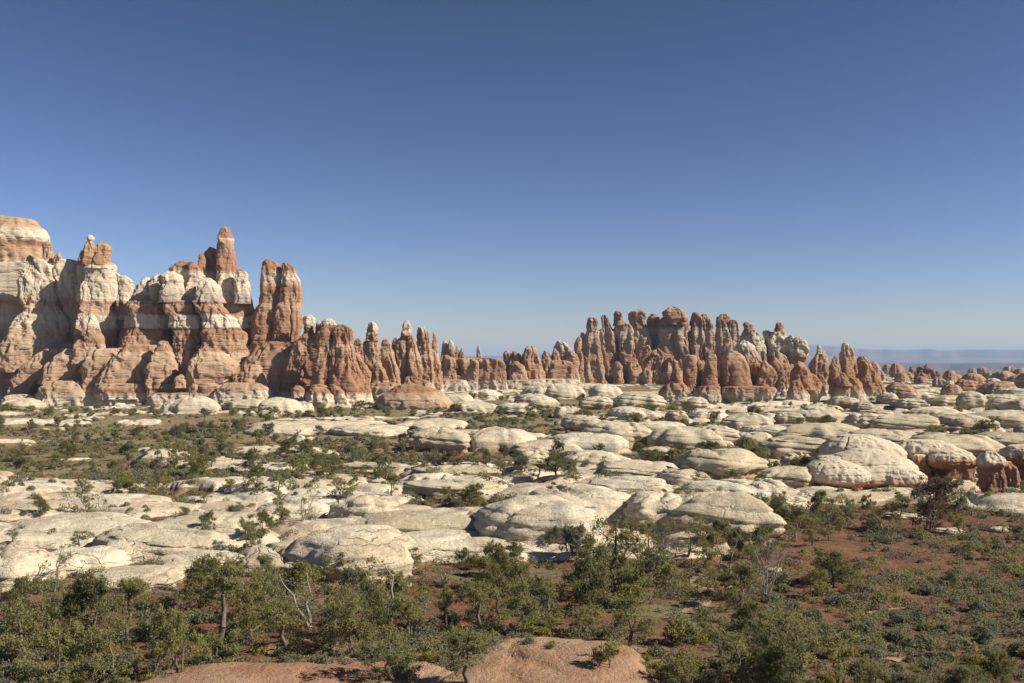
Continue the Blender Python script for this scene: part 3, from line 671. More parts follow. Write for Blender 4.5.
formation('standing_pillar', 'straight red pillar on a flaring tan foot, right of the pair in front of the spires', 'rock pillar', M_front, Yf, [
    ('shaft', 0, [(354.8,707.5,715.5),(356.5,705.3,717),(364,705,717),(374,703.5,718),(386,701.5,719.5),(394,700,720)], dict(joints=2, strat=.6, rough=.6)),
    ('side_pillar', 5, [(361,697,702),(364,696.5,704),(372,697,702.5),(384,696,702),(398,694,702)], dict(joints=0)),
    ('foot', -2, [(387,699,720.5),(391,695,722),(397,692,723.5),(402,693,724),(406,697,722),(414,698,720)], dict(joints=1, dr=.8)),
])
formation('sandstone_block', 'great rounded red block with fluted face on an overhanging tan plinth', 'rock block', M_front, Yf, [
    ('block', 2, [(352.3,728,738),(354,724,742),(358,721.5,744.5),(364,720.3,747),(374,720,750),(386,720,752),(394,721,752)], dict(joints=3, n=3, dr=.8, rough=.6, strat=.5)),
    ('side_cone', 2, [(360,763.5,766),(364,761,770),(370,758.5,775),(378,756,777),(388,753,776),(396,752,776)], dict(joints=2)),
    ('side_block', 6, [(365,748,762),(374,748,770),(390,748,772)], dict(joints=2)),
    ('plinth', -2, [(387.5,722,774),(390,720,776),(396,720,775),(400,723,773),(405,729,768),(414,732,764)], dict(joints=1, dr=.45, strat=.7)),
])
formation('leaning_fins', 'two red slabs leaning right behind the bell-footed cone', 'rock fins', M_front, 500, [
    ('fin', 0, [(353.5,777,782),(356,774.5,786),(362,773.5,790),(372,776,793),(384,780,793),(396,780,794)], dict(joints=2)),
    ('fin', -6, [(358,773,776),(362,771.5,779.5),(370,772.5,784),(380,776,785),(392,776,786)], dict(joints=1)),
])
formation('bell_footed_cone', 'orange cone sliding into a long right shoulder with a cream bell-shaped foot', 'rock cone', M_front, Yf, [
    ('cone', 0, [(361.8,797,800.5),(364,794.3,804.5),(369,792.5,808),(376,791.5,811),(383,791,814),(390,791,816)], dict(joints=1)),
    ('shoulder', 4, [(374,800,812),(378,800,818),(384,800,822.5),(391,800,823.5),(397,802,822),(404,804,819),(414,804,818)], dict(joints=1)),
    ('foot', -5, [(382,791.5,801.5),(386,790.5,803),(391,787.5,806),(397,785,808),(402,785.5,807.5),(406,789,805),(414,790,804)], dict(joints=0, dr=.9)),
])
formation('white_tipped_cone', 'rounded red dome topped by a small white-tipped needle', 'rock cone', M_front, 480, [
    ('needle', 0, [(343.8,817.6,819),(347,816.7,821),(352,816,822),(357,815,824)], dict(joints=0)),
    ('knob', 2, [(350.5,821.5,824),(353,820.5,826),(358,820,827)], dict(joints=0)),
    ('dome', 0, [(355,815,825.5),(358,812.5,827.5),(363,811,828.5),(372,809.5,828),(386,808,828),(400,806,830)], dict(joints=1)),
])
formation('hollow_pinnacle', 'cream-topped pinnacle with dark hollows on a broad banded foot, last of the front row', 'rock pinnacle', M_front, Yf+5, [
    ('peak', 2, [(343.3,843,847.5),(346,841,849),(352,839.7,850),(360,839,852),(370,839,854),(384,838,856)], dict(joints=3)),
    ('peak', 3, [(345,848,850.5),(350,847,853),(360,847,855.5),(374,846,857)], dict(joints=2)),
    ('side_spur', 0, [(356,834,836.5),(360,831.5,838.5),(370,829.5,841),(384,828.5,843),(394,828,844)], dict(joints=1)),
    ('knob', -4, [(374,839,846),(378,837,849),(386,836,852)], dict(joints=1)),
    ('foot', -2, [(379,840,858),(383,836,861),(390,833,864),(396,830,866),(402,829,868),(408,829,868),(416,829,868)], dict(joints=1, dr=.6)),
    ('shoulder', 8, [(357,859,865),(361,856,870),(368,856,874),(378,856,880),(390,856,886),(404,856,890)], dict(joints=2, dr=.7)),
])
formation('layered_mound', 'wide pancake-shaped red and cream mound in front of the split pyramid', 'rock mound', strata_mat('mound_strata', 380, [(384, RED), (391, RED), (393, TAN), (398, LTAN), (406, TAN), (412, RED)]), 375, [
    ('dome', 0, [(384,404,414),(386,396,424),(389,391,436),(394,383,444),(399,376,450),(405,374,455),(410,376,456),(420,378,454)], dict(joints=1, dr=.6, strat=1.4, rough=.6)),
])
# distant castle and knobs on the right plain
formation('distant_castle_rock', 'small dark castle-like cluster of spires far out on the right-hand plain', 'rock cluster', strata_mat('distant_strata', 1000, [(362, RED), (370, DRED), (377, RED), (382, TAN)]), 1000, [
    ('tower', 0, [(364.3,925.4,927.6),(366.5,924,929),(371,923,930),(379,922,931),(384,922,931)], dict(joints=1)),
    ('wall', 2, [(367,918,924),(369,915,932),(374,914,934),(380,912,936),(385,912,936)], dict(joints=5, rough=1.6)),
    ('tower', 0, [(367,910,913),(370,908.5,916),(380,908,918),(385,908,918)], dict(joints=1)),
    ('tower', 4, [(371,936,938),(374,934,941),(384,933,943)], dict(joints=1)),
])

# ---------------------------------------------------------------- slickrock domes
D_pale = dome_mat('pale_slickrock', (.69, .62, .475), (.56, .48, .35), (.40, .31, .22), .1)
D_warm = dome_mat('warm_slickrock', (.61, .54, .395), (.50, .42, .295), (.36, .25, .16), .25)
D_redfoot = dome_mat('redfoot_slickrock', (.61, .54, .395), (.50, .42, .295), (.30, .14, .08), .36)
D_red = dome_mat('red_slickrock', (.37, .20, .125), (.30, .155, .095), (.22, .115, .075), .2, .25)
D_orange = dome_mat('orange_knob_rock', (.43, .22, .13), (.42, .24, .15), (.52, .40, .28), .42)
D_mat = {'p': D_pale, 'w': D_warm, 'f': D_redfoot, 'r': D_red, 'o': D_orange}
def dome_mesh(hx, hy, hz, mat, seed, under=.12, n=2.5, blunt=2.6, led=.2):
    big = max(hx, hy)
    nt = int(np.clip(big*9, 48, 150)); nz = int(np.clip(hz*7+16, 26, 60))
    th = np.linspace(0, 2*PI, nt, endpoint=False); t = np.linspace(0, 1, nz)
    # profile: from 1 m below ground up over an undercut flank to the crown
    zf = np.where(t < .22, -.9+t/.22*.9, 0)
    u = np.clip((t-.22)/.78, 0, 1)
    ang = u*PI/2
    zr = np.sin(ang)**(2/blunt); rr = np.cos(ang)**(2/blunt)
    und = under*np.exp(-((zr-.0)/.22)**2)
    rad = rr*(1-und); rad = np.where(t < .22, (1-under)*(1+.10*(1-t/.22)), rad); rad[-1] = .0
    z = np.where(t < .22, zf, zr*hz)
    c, s_ = np.cos(th), np.sin(th)
    ux = np.sign(c)*np.abs(c)**(2/n); uy = np.sign(s_)*np.abs(s_)**(2/n)
    so = seed*9.13
    wob = 1+.34*fbm(c*1.0+so, s_*1.0, so*.3, 3)
    X = rad[:, None]*hx*ux[None]*wob[None]; Y = rad[:, None]*hy*uy[None]*wob[None]
    Z = z[:, None]+0*X
    sc = max(1.2, big*.75)
    lump = fbm(X/sc+so, Y/sc, Z/(sc*.8)+so, 4, .5)
    Z = Z+(.16*min(hz, 3.5)*lump)*zr[:, None]
    # bedding ledges: push the flank in and out with height
    zz = Z+.25*pn(X/4, Y/4, so)+.10*X+.05*Y
    tt = zz/(.24*hz+.25)+so; fr = tt-np.floor(tt)
    nt_ = np.exp(-(np.minimum(fr, 1-fr)/.13)**2)*(.4+pn(np.floor(tt)*1.3, so, .5))
    inn = 1-np.clip(led*nt_, -.03, .38)*min(1.0, 3.0/big*1.2)*(rad[:, None] > .02)
    dd = 1+.07*fbm(X/(sc*.4), Y/(sc*.4)+so, Z/(sc*.25), 3)*min(1.0, 5/big)
    X, Y = X*inn*dd, Y*inn*dd
    sk = (((seed*37) % 11)/11-.5)*.5
    X = X+sk*hx*np.clip(zr, 0, 1)[:, None]
    # shallow cracks across the crown
    for j in range(2):
        a = rs.uniform(0, PI); off = rs.uniform(-.4, .4)*big
        q = np.cos(a)*X+np.sin(a)*Y-off+.10*big*fbm(X/sc, Y/sc, so+j, 2)
        Z = Z-.22*min(hz, 2)*np.exp(-(q/(.16+.02*big))**2)*zr[:, None]
    V = np.stack([X, Y, Z], -1).reshape(-1, 3)
    me = mesh_np('dome', V, grid_faces(nz, nt, True), mat)
    return me
ORD = ['', 'first', 'second', 'third', 'fourth', 'fifth', 'sixth', 'seventh', 'eighth', 'ninth', 'tenth', 'eleventh', 'twelfth', 'thirteenth', 'fourteenth', 'fifteenth', 'sixteenth', 'seventeenth', 'eighteenth', 'nineteenth', 'twentieth', 'twenty-first', 'twenty-second', 'twenty-third', 'twenty-fourth', 'twenty-fifth', 'twenty-sixth', 'twenty-seventh', 'twenty-eighth', 'twenty-ninth', 'thirtieth']
def settle_labels(items, noun_plural):
    """items: (object, description, place, column). Descriptions shared within a place get told apart from left to right."""
    g = {}
    for it in items: g.setdefault((it[1], it[2]), []).append(it)
    for (d, p), L in g.items():
        L.sort(key=lambda q: q[3])
        for i, it in enumerate(L):
            it[0]['label'] = f'{d} {p}' if len(L) == 1 else (f'{d} {p}, {ORD[i+1]} from left' if i < 30 else f'{d} {p}, {ORD[min(len(L)-i, 30)]} from right')
def place_of(px, py):
    """a findable landmark near a picture position"""
    if py < 404:
        return 'on the plain beyond the hollow pinnacle' if px > 850 else 'on the flat below the tall spire row' if px > 560 else 'at the foot of the low red walls' if px > 440 else 'under the banded massif'
    if py < 422:
        return 'below the great rounded red block' if 640 < px <= 800 else 'beyond the field of grey domes' if px > 800 else 'before the low red walls' if px > 440 else 'before the pancake-shaped mound' if px > 330 else 'along the foot of the banded massif'
    if py < 447:
        return 'among the packed domes' if px > 780 else 'below the tall spires' if px > 540 else 'below the pancake-shaped mound' if px > 330 else 'on the grassy flat'
    if py < 478:
        return 'beside the big undercut dome' if px > 750 else 'among the middle domes' if px > 560 else 'in the central scrub belt' if px > 300 else 'in the juniper belt'
    if py < 515:
        return 'at the foot of the red-walled domes' if px > 780 else 'on the long sloping slabs' if px > 500 else 'where scrub meets white slabs' if px > 250 else 'on the upper white ledges'
    if py < 560:
        return 'on the upper red slope' if px > 730 else 'beneath the long sloping slabs' if px > 480 else 'around the great pale whaleback' if px > 230 else 'on the bright white slabs'
    if py < 610:
        return 'on the middle red slope' if px > 730 else 'in the thicket below the whaleback' if px > 480 else 'in the grove under the whaleback' if px > 230 else 'below the bright white slabs'
    if py < 645:
        return 'on the lower red slope' if px > 730 else 'above the bare red hump' if px > 430 else 'near the tall bare-trunked pinyon' if px > 150 else 'in the front left grove'
    return 'in the near right corner' if px > 700 else 'on or beside the bare red hump' if px > 430 else 'on the bottom red shelf' if px > 180 else 'in the near left corner'
dome_items = []; FOOT = []
def blocked(X, Y, m=.9):
    return any(((X-a)/(c*m))**2+((Y-b)/(d*m))**2 < 1 for a, b, c, d in FOOT)
def dome(x0, x1, y0, y1, kind='p', under=None, label=None, name='sandstone_dome', blunt=None, lift=0):
    if under is None: under = {'p': .01, 'w': .10, 'f': .18, 'r': -.03, 'o': .05}[kind]; w_ = (x1-x0)*(.09 if kind in 'pw' else .04); x0 -= w_; x1 += w_
    if blunt is None: blunt = {'p': 2.5, 'w': 2.6, 'f': 2.7, 'r': 2.0, 'o': 2.2}[kind]
    cx = (x0+x1)/2; hwp = (x1-x0)/2
    Yb = hit(cx, y1)
    hx = hwp*Yb/F
    dr = 1.0
    while True:
        hy = hx*dr; Yc = Yb+hy*.85
        zt = H-(y0-HY)/F*(Yc+hy*.25)
        g = float(hgt((cx-CX)/F*Yc, Yc))
        hz = zt-g
        if hz > max(.19*hx, .35) or dr < .28: break
        dr *= .9
    hz = max(hz, .3)*(.86 if kind in 'pw' else .7 if kind == 'r' else 1.0)
    hx = hwp*Yc/F
    X = (cx-CX)/F*Yc
    seed = len(dome_items)+1
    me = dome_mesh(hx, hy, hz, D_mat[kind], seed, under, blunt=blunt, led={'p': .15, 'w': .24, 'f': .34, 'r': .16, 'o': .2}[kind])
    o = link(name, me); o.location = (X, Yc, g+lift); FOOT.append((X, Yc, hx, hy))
    tag(o, None, 'rock dome', 'rounded sandstone domes and slabs')
    size = 'very broad' if hwp > 42 else 'broad' if hwp > 27 else 'medium' if hwp > 16 else 'small'
    ht = 'high' if hz > .55*hx else 'low' if hz < .36*hx else 'rounded'
    colr = {'p': 'pale cream', 'w': 'tan grey', 'f': 'cream-topped red-footed', 'r': 'bare red', 'o': 'orange and cream'}[kind]
    if label: o['label'] = label
    else: dome_items.append((o, f'{size} {ht} {colr} rock', place_of(cx, y1), cx)); return o
    dome_items.append((o, label, '', cx)); return o
DL = [
 # right-hand field, back to front
 (866,880,361,377,'o'),(882,892,364,374,'o'),(892,904,363,377,'o'),(901,912,371,379,'o'),(943,956,370,384,'o'),(963,985,373,385,'o'),(992,1016,371,381,'o'),(1008,1034,374,382,'o'),(1018,1050,372,386,'o'),(985,1000,377,386,'w'),
 (872,884,370,381,'o'),(896,908,372,382,'o'),(914,926,376,384,'o'),(934,946,377,386,'o'),(950,962,374,382,'o'),(968,976,368,375,'o'),(978,990,367,374,'o'),(1004,1016,366,373,'o'),(1014,1030,368,376,'o'),(984,998,372,379,'o'),(946,954,380,387,'w'),(1020,1046,378,388,'o'),(996,1010,381,389,'w'),(966,990,382,392,'o'),(1030,1050,364,372,'o'),
 (886,914,383,400,'o'),(905,926,391,400,'w'),(957,980,379,392,'o'),(943,960,384,396,'o'),(980,1012,381,394,'o'),(1000,1030,386,398,'w'),
 (880,898,391,405,'w'),(928,958,393,406,'w'),(957,986,391,410,'f'),(985,1030,391,410,'w'),(1012,1050,398,412,'w'),(893,925,398,410,'f'),
 (860,890,408,420,'w'),(914,969,405,420,'p'),(845,886,410,428,'w'),(863,931,411,430,'w'),(943,992,412,432,'w'),(976,1040,408,425,'w'),(930,977,421,433,'w'),(1016,1045,421,440,'w'),
 (783,856,420,441,'w'),(858,932,427,449,'w'),(909,985,430,457,'w'),(972,1034,430,453,'w'),(891,962,441,461,'w'),(820,890,433,459,'w'),(760,824,433,459,'w'),(748,790,424,440,'p'),
 (782,810,450,466,'w'),(761,807,463,490,'w'),(748,788,476,500,'p'),
 (793,838,408,422,'p'),(806,840,404,416,'p'),(829,857,396,410,'f'),(852,872,400,412,'w'),(778,804,411,424,'w'),(726,770,411,429,'p'),(690,722,409,420,'p'),(666,688,408,420,'w'),(630,682,419,434,'p'),(676,705,395,409,'w'),(700,740,424,440,'p'),(735,770,430,444,'w'),
 # middle domes
 (568,605,413,432,'w'),(594,652,418,446,'w'),(552,623,430,453,'p'),(525,585,438,456,'p'),(640,680,446,460,'f'),(563,623,448,468,'p'),(602,676,459,478,'p'),(662,712,466,489,'p'),(514,546,447,468,'w'),
 (468,532,423,452,'p'),(400,465,417,430,'p'),(345,412,423,436,'p'),(250,358,419,435,'p'),
 (524,551,383,398,'p'),(518,558,392,409,'w'),(540,582,381,397,'p'),(577,611,396,410,'f'),(594,618,382,399,'p'),(616,660,390,409,'w'),(573,596,382,391,'p'),(470,497,388,398,'p'),(440,470,392,404,'p'),(455,500,400,412,'p'),(556,580,404,416,'p'),(500,530,402,414,'p'),(610,650,405,418,'p'),
 # boulders along the massif
 (174,216,394,413,'p'),(162,177,399,411,'p'),(262,300,395,414,'p'),(296,312,400,412,'p'),(225,262,397,411,'w'),(3,44,396,411,'w'),
 # long slabs in the middle
 (484,586,492,546,'p'),(530,640,480,524,'p'),(628,694,486,532,'p'),(655,760,483,532,'w'),(702,790,477,508,'p'),(756,812,494,514,'p'),
 (590,660,474,492,'p'),(412,490,478,492,'w'),
 # left slabs
 (338,388,490,516,'p'),(356,540,506,536,'w'),(402,530,526,562,'p'),(246,336,538,578,'w'),(122,235,520,560,'p'),(46,120,544,574,'p'),(-30,54,542,590,'p'),(95,180,566,594,'w'),(170,262,512,532,'p'),(20,130,512,534,'p'),(-40,60,500,518,'w'),(160,240,548,576,'p'),(255,320,498,520,'p'),
 (60,170,492,506,'p'),(330,400,461,472,'w'),(230,330,444,455,'p'),(420,500,462,474,'w'),
]
M_block = strata_mat('block_strata', 128, [(430, PALE), (447, CRM), (458, PALE), (462, CRM), (465, LTAN), (467, RED), (480, DRED), (496, RED)], wob=5)
M_big = strata_mat('big_dome_strata', 128, [(430, PALE), (447, CRM), (458, PALE), (470, CRM), (479, PALE), (482, LTAN), (485, RED), (500, DRED)], wob=3)
formation('undercut_dome', 'largest undercut grey dome, ledged and red beneath, fronting the dome field', 'rock dome', M_big, 134, [
    ('cap_slab', 5, [(436,838,872),(440,829,888),(446,822,900),(452,820,906),(458,822,904),(470,824,900)], dict(joints=1, dr=.75, n=2.3)),
    ('cap_slab', 0, [(450,850,880),(454,836,896),(459,824,908),(466,818,916),(474,816,918)], dict(joints=1, dr=.65, n=2.3)),
    ('body', 0, [(457,818,876),(461,812,898),(467,808,914),(475,805,924),(480,806,925),(483,812,920),(486,820,912),(491,826,906),(504,828,902)], dict(joints=2, dr=.62, n=2.4)),
    ('side_slab', -4, [(460,818,842),(465,807,858),(472,803,868),(479,804,870),(484,812,864),(490,818,860),(500,820,858)], dict(joints=1, dr=.8, n=2.4)),
    ('side_slab', -3, [(470,884,914),(475,878,922),(482,876,926),(488,880,924),(494,888,918),(504,890,916)], dict(joints=1, dr=.8)),
], rough=.7, strat=2.2)
formation('red_walled_block', 'flat cream-capped block over a deep red shadowed wall, beside the largest dome', 'rock block', M_block, 134, [
    ('cap_slab', 6, [(441,902,942),(445,895,954),(450,892,960),(456,894,960),(464,900,958)], dict(joints=0, dr=.6, n=2.4)),
    ('cap_slab', 2, [(452,934,962),(455,928,972),(460,927,976),(464,929,976),(468,934,972)], dict(joints=1, dr=.7)),
    ('wall', 6, [(460,912,972),(468,911,974),(480,910,974),(492,911,975),(506,910,976)], dict(joints=5, dr=.45, n=3)),
    ('pillar', 3, [(456,913,926),(462,912,929),(480,911,930),(492,910,931),(506,910,931)], dict(joints=1)),
])
formation('red_stemmed_block', 'stubby mushroom block with ledged cream cap and red stem past the red shadowed wall', 'rock block', M_block, 130, [
    ('cap_slab', 0, [(453,984,996),(456,979,1001),(462,976,1006),(467,978,1005),(470,981,1002)], dict(joints=1)),
    ('stem', 0, [(466,981,1001),(470,978,1003),(480,979,1004),(490,977,1005),(506,976,1006)], dict(joints=2)),
    ('side_stem', 3, [(463,1002,1012),(467,1001,1017),(474,1004,1019),(492,1004,1020),(506,1004,1021)], dict(joints=1)),
])
formation('red_stemmed_block', 'grey-capped block with red stem cut off by the picture edge', 'rock block', M_block, 142, [
    ('cap_slab', 0, [(446,1008,1040),(450,1002,1060),(457,999,1066),(463,1002,1066)], dict(joints=1, dr=.6)),
    ('stem', 0, [(460,1012,1060),(470,1016,1062),(500,1016,1064)], dict(joints=3, dr=.6)),
])
dome(646, 725, 422, 453, 'w', .2, 'rounded dome with a deep black shadow on its left flank, below the tall spires', blunt=2.8)
dome(670, 760, 445, 480, 'w', .16, 'broad smooth loaf-shaped dome just below the black-shadowed one', blunt=2.7)
dome(410, 480, 424, 453, 'w', .2, 'isolated pale dome with a dark hollow in its left end, left of centre', blunt=2.7)
dome(288, 428, 518, 584, 'p', .08, 'great pale whaleback of bare rock bulging above the grove', blunt=2.2)
dome(258, 320, 640, 657, 'r', .15, 'small red rock lens with dark shadowed underside, in the front grove', name='red_slickrock')
dome(330, 470, 664, 704, 'r', .0, 'low broken red ledge between the shelf and the bare red hump', name='red_slickrock', blunt=2.4)
dome(150, 400, 658, 704, 'r', .0, 'low red slickrock shelf along the bottom edge left of centre', name='red_slickrock', blunt=2.0)
dome(440, 650, 633, 704, 'r', .0, 'bare red hump of rock at the bottom edge near the centre', name='red_slickrock', blunt=2.0)
for d in DL: dome(*d)
settle_labels([d for d in dome_items if d[2]], 'rocks')

# ---------------------------------------------------------------- vegetation prototypes
BARK = plain_mat('bark', (.11, .085, .065), (.20, .165, .13), 6)
DEADW = plain_mat('dead_wood', (.20, .175, .15), (.30, .27, .235), 6)
L_jun = leaf_mat('juniper_foliage', (.18, .185, .075), (.25, .245, .11), (.36, .34, .165))
L_dark = leaf_mat('dark_foliage', (.125, .135, .055), (.185, .187, .08), (.26, .25, .115))
L_light = leaf_mat('light_foliage', (.20, .215, .08), (.27, .275, .11), (.38, .36, .15))
L_sage = leaf_mat('sage_foliage', (.15, .15, .10), (.21, .205, .14), (.30, .29, .20))
L_rab = leaf_mat('yellow_brush_foliage', (.19, .19, .05), (.28, .26, .075), (.38, .33, .11))
L_brown = leaf_mat('brown_foliage', (.095, .065, .04), (.15, .10, .06), (.20, .14, .09))
def tube(p, q, r0, r1, k=5):
    p, q = np.array(p, float), np.array(q, float); d = q-p; d /= np.linalg.norm(d)+1e-9
    a = np.cross(d, [0, 0, 1.0]) if abs(d[2]) < .9 else np.cross(d, [1.0, 0, 0]); a /= np.linalg.norm(a); b = np.cross(d, a)
    t = np.linspace(0, 2*PI, k, endpoint=False)
    ring = np.cos(t)[:, None]*a+np.sin(t)[:, None]*b
    V = np.concatenate([p+ring*r0, q+ring*r1]); f = grid_faces(2, k, True)
    return V, f
def tubes_mesh(name, segs, mat):
    Vs, Fs, o = [], [], 0
    for s_ in segs:
        V, f = tube(*s_); Vs.append(V); Fs.append(f+o); o += len(V)
    return mesh_np(name, np.concatenate(Vs), np.concatenate(Fs), mat)
def leaves(name, centers, radii, per, size, mat, rng, flat=.8):
    """quads scattered through clumps, each a little leafy spray"""
    C = np.repeat(np.array(centers), per, 0); Rr = np.repeat(np.array(radii), per)
    n = len(C)
    d = rng.normal(size=(n, 3)); d /= np.linalg.norm(d, axis=1)[:, None]
    rad = Rr*np.abs(rng.normal(0, .78, n))
    P = C+d*rad[:, None]*np.array([1, 1, flat])
    nrm = d*.7+rng.normal(size=(n, 3))*.7+np.array([0, 0, .3]); nrm /= np.linalg.norm(nrm, axis=1)[:, None]
    a = np.cross(nrm, rng.normal(size=(n, 3))); a /= np.linalg.norm(a, axis=1)[:, None]; b = np.cross(nrm, a)
    s = size*rng.uniform(.5, 1.3, n)[:, None]
    V = np.stack([P-a*s*.8-b*s*.12, P+a*s*.1-b*s*.36, P+a*s*.9+b*s*.08, P-a*s*.05+b*s*.30], 1).reshape(-1, 3)
    f = np.arange(n*4).reshape(-1, 4)
    return mesh_np(name, V, f, mat, False)
PROTO = {}
def tree_proto(key, seed, h, w, leafm, nl=9, dens=1.0, bare=.0, stems=1, leaf=.085, low=-.02, woodm=None):
    rng = np.random.RandomState(seed); segs = []; tips = []; tr = []
    for s_ in range(stems):
        lean = rng.normal(0, .10 if stems == 1 else .35, 2)
        pts = [np.array([0, 0, -.15])]; nst = 5
        for i in range(nst):
            t = (i+1)/nst
            pts.append(np.array([lean[0]*h*t*.6+rng.normal(0, .03*h), lean[1]*h*t*.6+rng.normal(0, .03*h), h*.86*t]))
        r0 = .042*h/(stems**.5)
        for i in range(nst): segs.append((pts[i], pts[i+1], r0*(1-i/nst*.82), r0*(1-(i+1)/nst*.82), 7))
        for j in range(max(3, nl//stems)):
            t = rng.uniform(low+.05, .95); i = min(int(t*nst), nst-1); base = pts[i]+(pts[i+1]-pts[i])*(t*nst-i)
            az = rng.uniform(0, 2*PI); L = w*.5*(1.1-.62*abs(t-.30)/.70)*rng.uniform(.6, 1.1)
            up = rng.uniform(.0, .35)+.4*max(t, 0)
            mid = base+np.array([math.cos(az)*L*.5, math.sin(az)*L*.5, up*L*.35]); tip = base+np.array([math.cos(az)*L, math.sin(az)*L, up*L])
            segs.append((base, mid, r0*.38*(1.1-t), r0*.25*(1.1-t), 5)); segs.append((mid, tip, r0*.25*(1.1-t), r0*.08, 4))
            for q in range(7):
                bb = mid+(tip-mid)*rng.uniform(0, .9); dv = rng.normal(0, 1, 3); dv[2] = abs(dv[2])*.8; dv /= np.linalg.norm(dv)
                tt = bb+dv*L*rng.uniform(.25, .62); segs.append((bb, tt, r0*.12, r0*.04, 3))
                if rng.uniform() > bare: tips.append((tt, rng.uniform(.07, .19)*w*.62))
            if rng.uniform() > bare: tips.append((tip, rng.uniform(.16, .27)*w*.62))
            if rng.uniform() > bare+.2: tips.append((mid, rng.uniform(.14, .22)*w*.6))
        if bare < .5: tips.append((pts[-1]+np.array([0, 0, .03*h]), .15*w*.7)); tips.append((pts[-2], .2*w*.7))
    tm = tubes_mesh('trunk', segs, woodm or (DEADW if bare > .4 else BARK))
    lm = None
    if tips:
        per = int(85*dens); lm = leaves('crown', [t[0] for t in tips], [t[1] for t in tips], per, leaf, leafm, rng)
    PROTO[key] = (tm, lm, h, w)
for i in range(4): tree_proto(f'j{i}', 20+i, 4.0, 3.4, L_jun, nl=11, dens=1.1, stems=1+i % 2)
for i in range(2): tree_proto(f'd{i}', 40+i, 3.2, 3.4, L_dark, nl=13, dens=1.3, low=.0, stems=2)
for i in range(3): tree_proto(f'l{i}', 60+i, 3.4, 2.8, L_light, nl=11, dens=1.0, low=.0, stems=3)
for i in range(2): tree_proto(f'p{i}', 80+i, 5.2, 3.4, L_jun, nl=11, dens=1.0, low=.38)
for i in range(2): tree_proto(f's{i}', 90+i, 4.0, 3.2, L_jun, nl=10, dens=.5, bare=.5, stems=2)
tree_proto('b0', 100, 3.2, 3.0, L_brown, nl=16, dens=.9, bare=.12, stems=4, low=0, woodm=DEADW)
tree_proto('g0', 101, 3.0, 3.0, L_sage, nl=16, dens=.35, bare=.6, stems=4, low=0, woodm=DEADW)
for i in range(6): tree_proto(f'm{i}', 200+i, 1.5, 1.9, [L_sage, L_jun, L_light, L_sage, L_dark, L_jun][i], nl=10, dens=.55, stems=4, low=0, leaf=.085)     # waist-high bush
def bush_proto(key, seed, r, leafm, n=900, leaf=.07):
    rng = np.random.RandomState(seed); C, Q, segs = [], [], []
    for i in range(11):
        a = rng.uniform(0, 2*PI); q = r*rng.uniform(0, .7); p = np.array([math.cos(a)*q, math.sin(a)*q, r*rng.uniform(.22, .55)*(1.1-q/r*.6)])
        C.append(p); Q.append(r*rng.uniform(.22, .38)); segs.append(((0, 0, -.05), p, .025*r, .008, 4))
    PROTO[key] = (tubes_mesh('stem', segs, DEADW), leaves('foliage', C, Q, n//11, leaf, leafm, rng, .75), r, 2*r)
for i in range(3): bush_proto(f'k{i}', 300+i, .62, L_sage, 2000)
bush_proto('k3', 310, .62, L_rab, 2000); bush_proto('k4', 311, .62, L_jun, 1900)

NAMEOF = {'j': ('juniper_tree', 'olive juniper', 'juniper'), 'd': ('juniper_tree', 'dense dark juniper', 'juniper'), 'l': ('leafy_shrub', 'yellowish shrub', 'shrub'),
          'p': ('pinyon_pine', 'open pinyon', 'pine tree'), 's': ('juniper_tree', 'half-bare sparse juniper', 'juniper'), 'b': ('brown_bush', 'brown withered bush', 'bush'),
          'g': ('bare_shrub', 'grey leafless shrub', 'shrub'), 'm': ('desert_bush', 'waist-high desert bush', 'bush')}
tree_items = []; rt = random.Random(11)
def tree(px, py, hpx, wpx, key, label=None, Y=None):
    Y = Y or hit(px, py)
    X = (px-CX)/F*Y; z = float(hgt(X, Y))-.05
    tm, lm, h0, w0 = PROTO[key]
    sz = hpx*Y/F/h0; sw = wpx*Y/F/w0
    nm, desc, cat = NAMEOF[key[0]]
    e = bpy.data.objects.new(nm, None); col.objects.link(e); e.location = (X, Y, z); e.scale = (sw, sw, sz); e.rotation_euler = (0, 0, rt.uniform(0, 6.28))
    a = link('trunk', tm, e)
    if lm: link('crown', lm, e)
    tag(e, label, cat, {'j': 'junipers', 'd': 'junipers', 's': 'junipers', 'p': 'pinyon pines', 'l': 'leafy shrubs', 'b': 'dry bushes', 'g': 'dry bushes', 'm': 'waist-high bushes'}[key[0]]+' scattered over the desert basin')
    hm = hpx*Y/F
    size = 'tall' if hpx > 62 else 'mid-sized' if hpx > 34 else 'small' if hpx > 16 else 'tiny'
    shape = 'slender' if wpx < .62*hpx else 'spreading' if wpx > 1.05*hpx else 'rounded'
    if not label: tree_items.append((e, f'{size} {shape} {desc}', place_of(px, py), px))
    return e
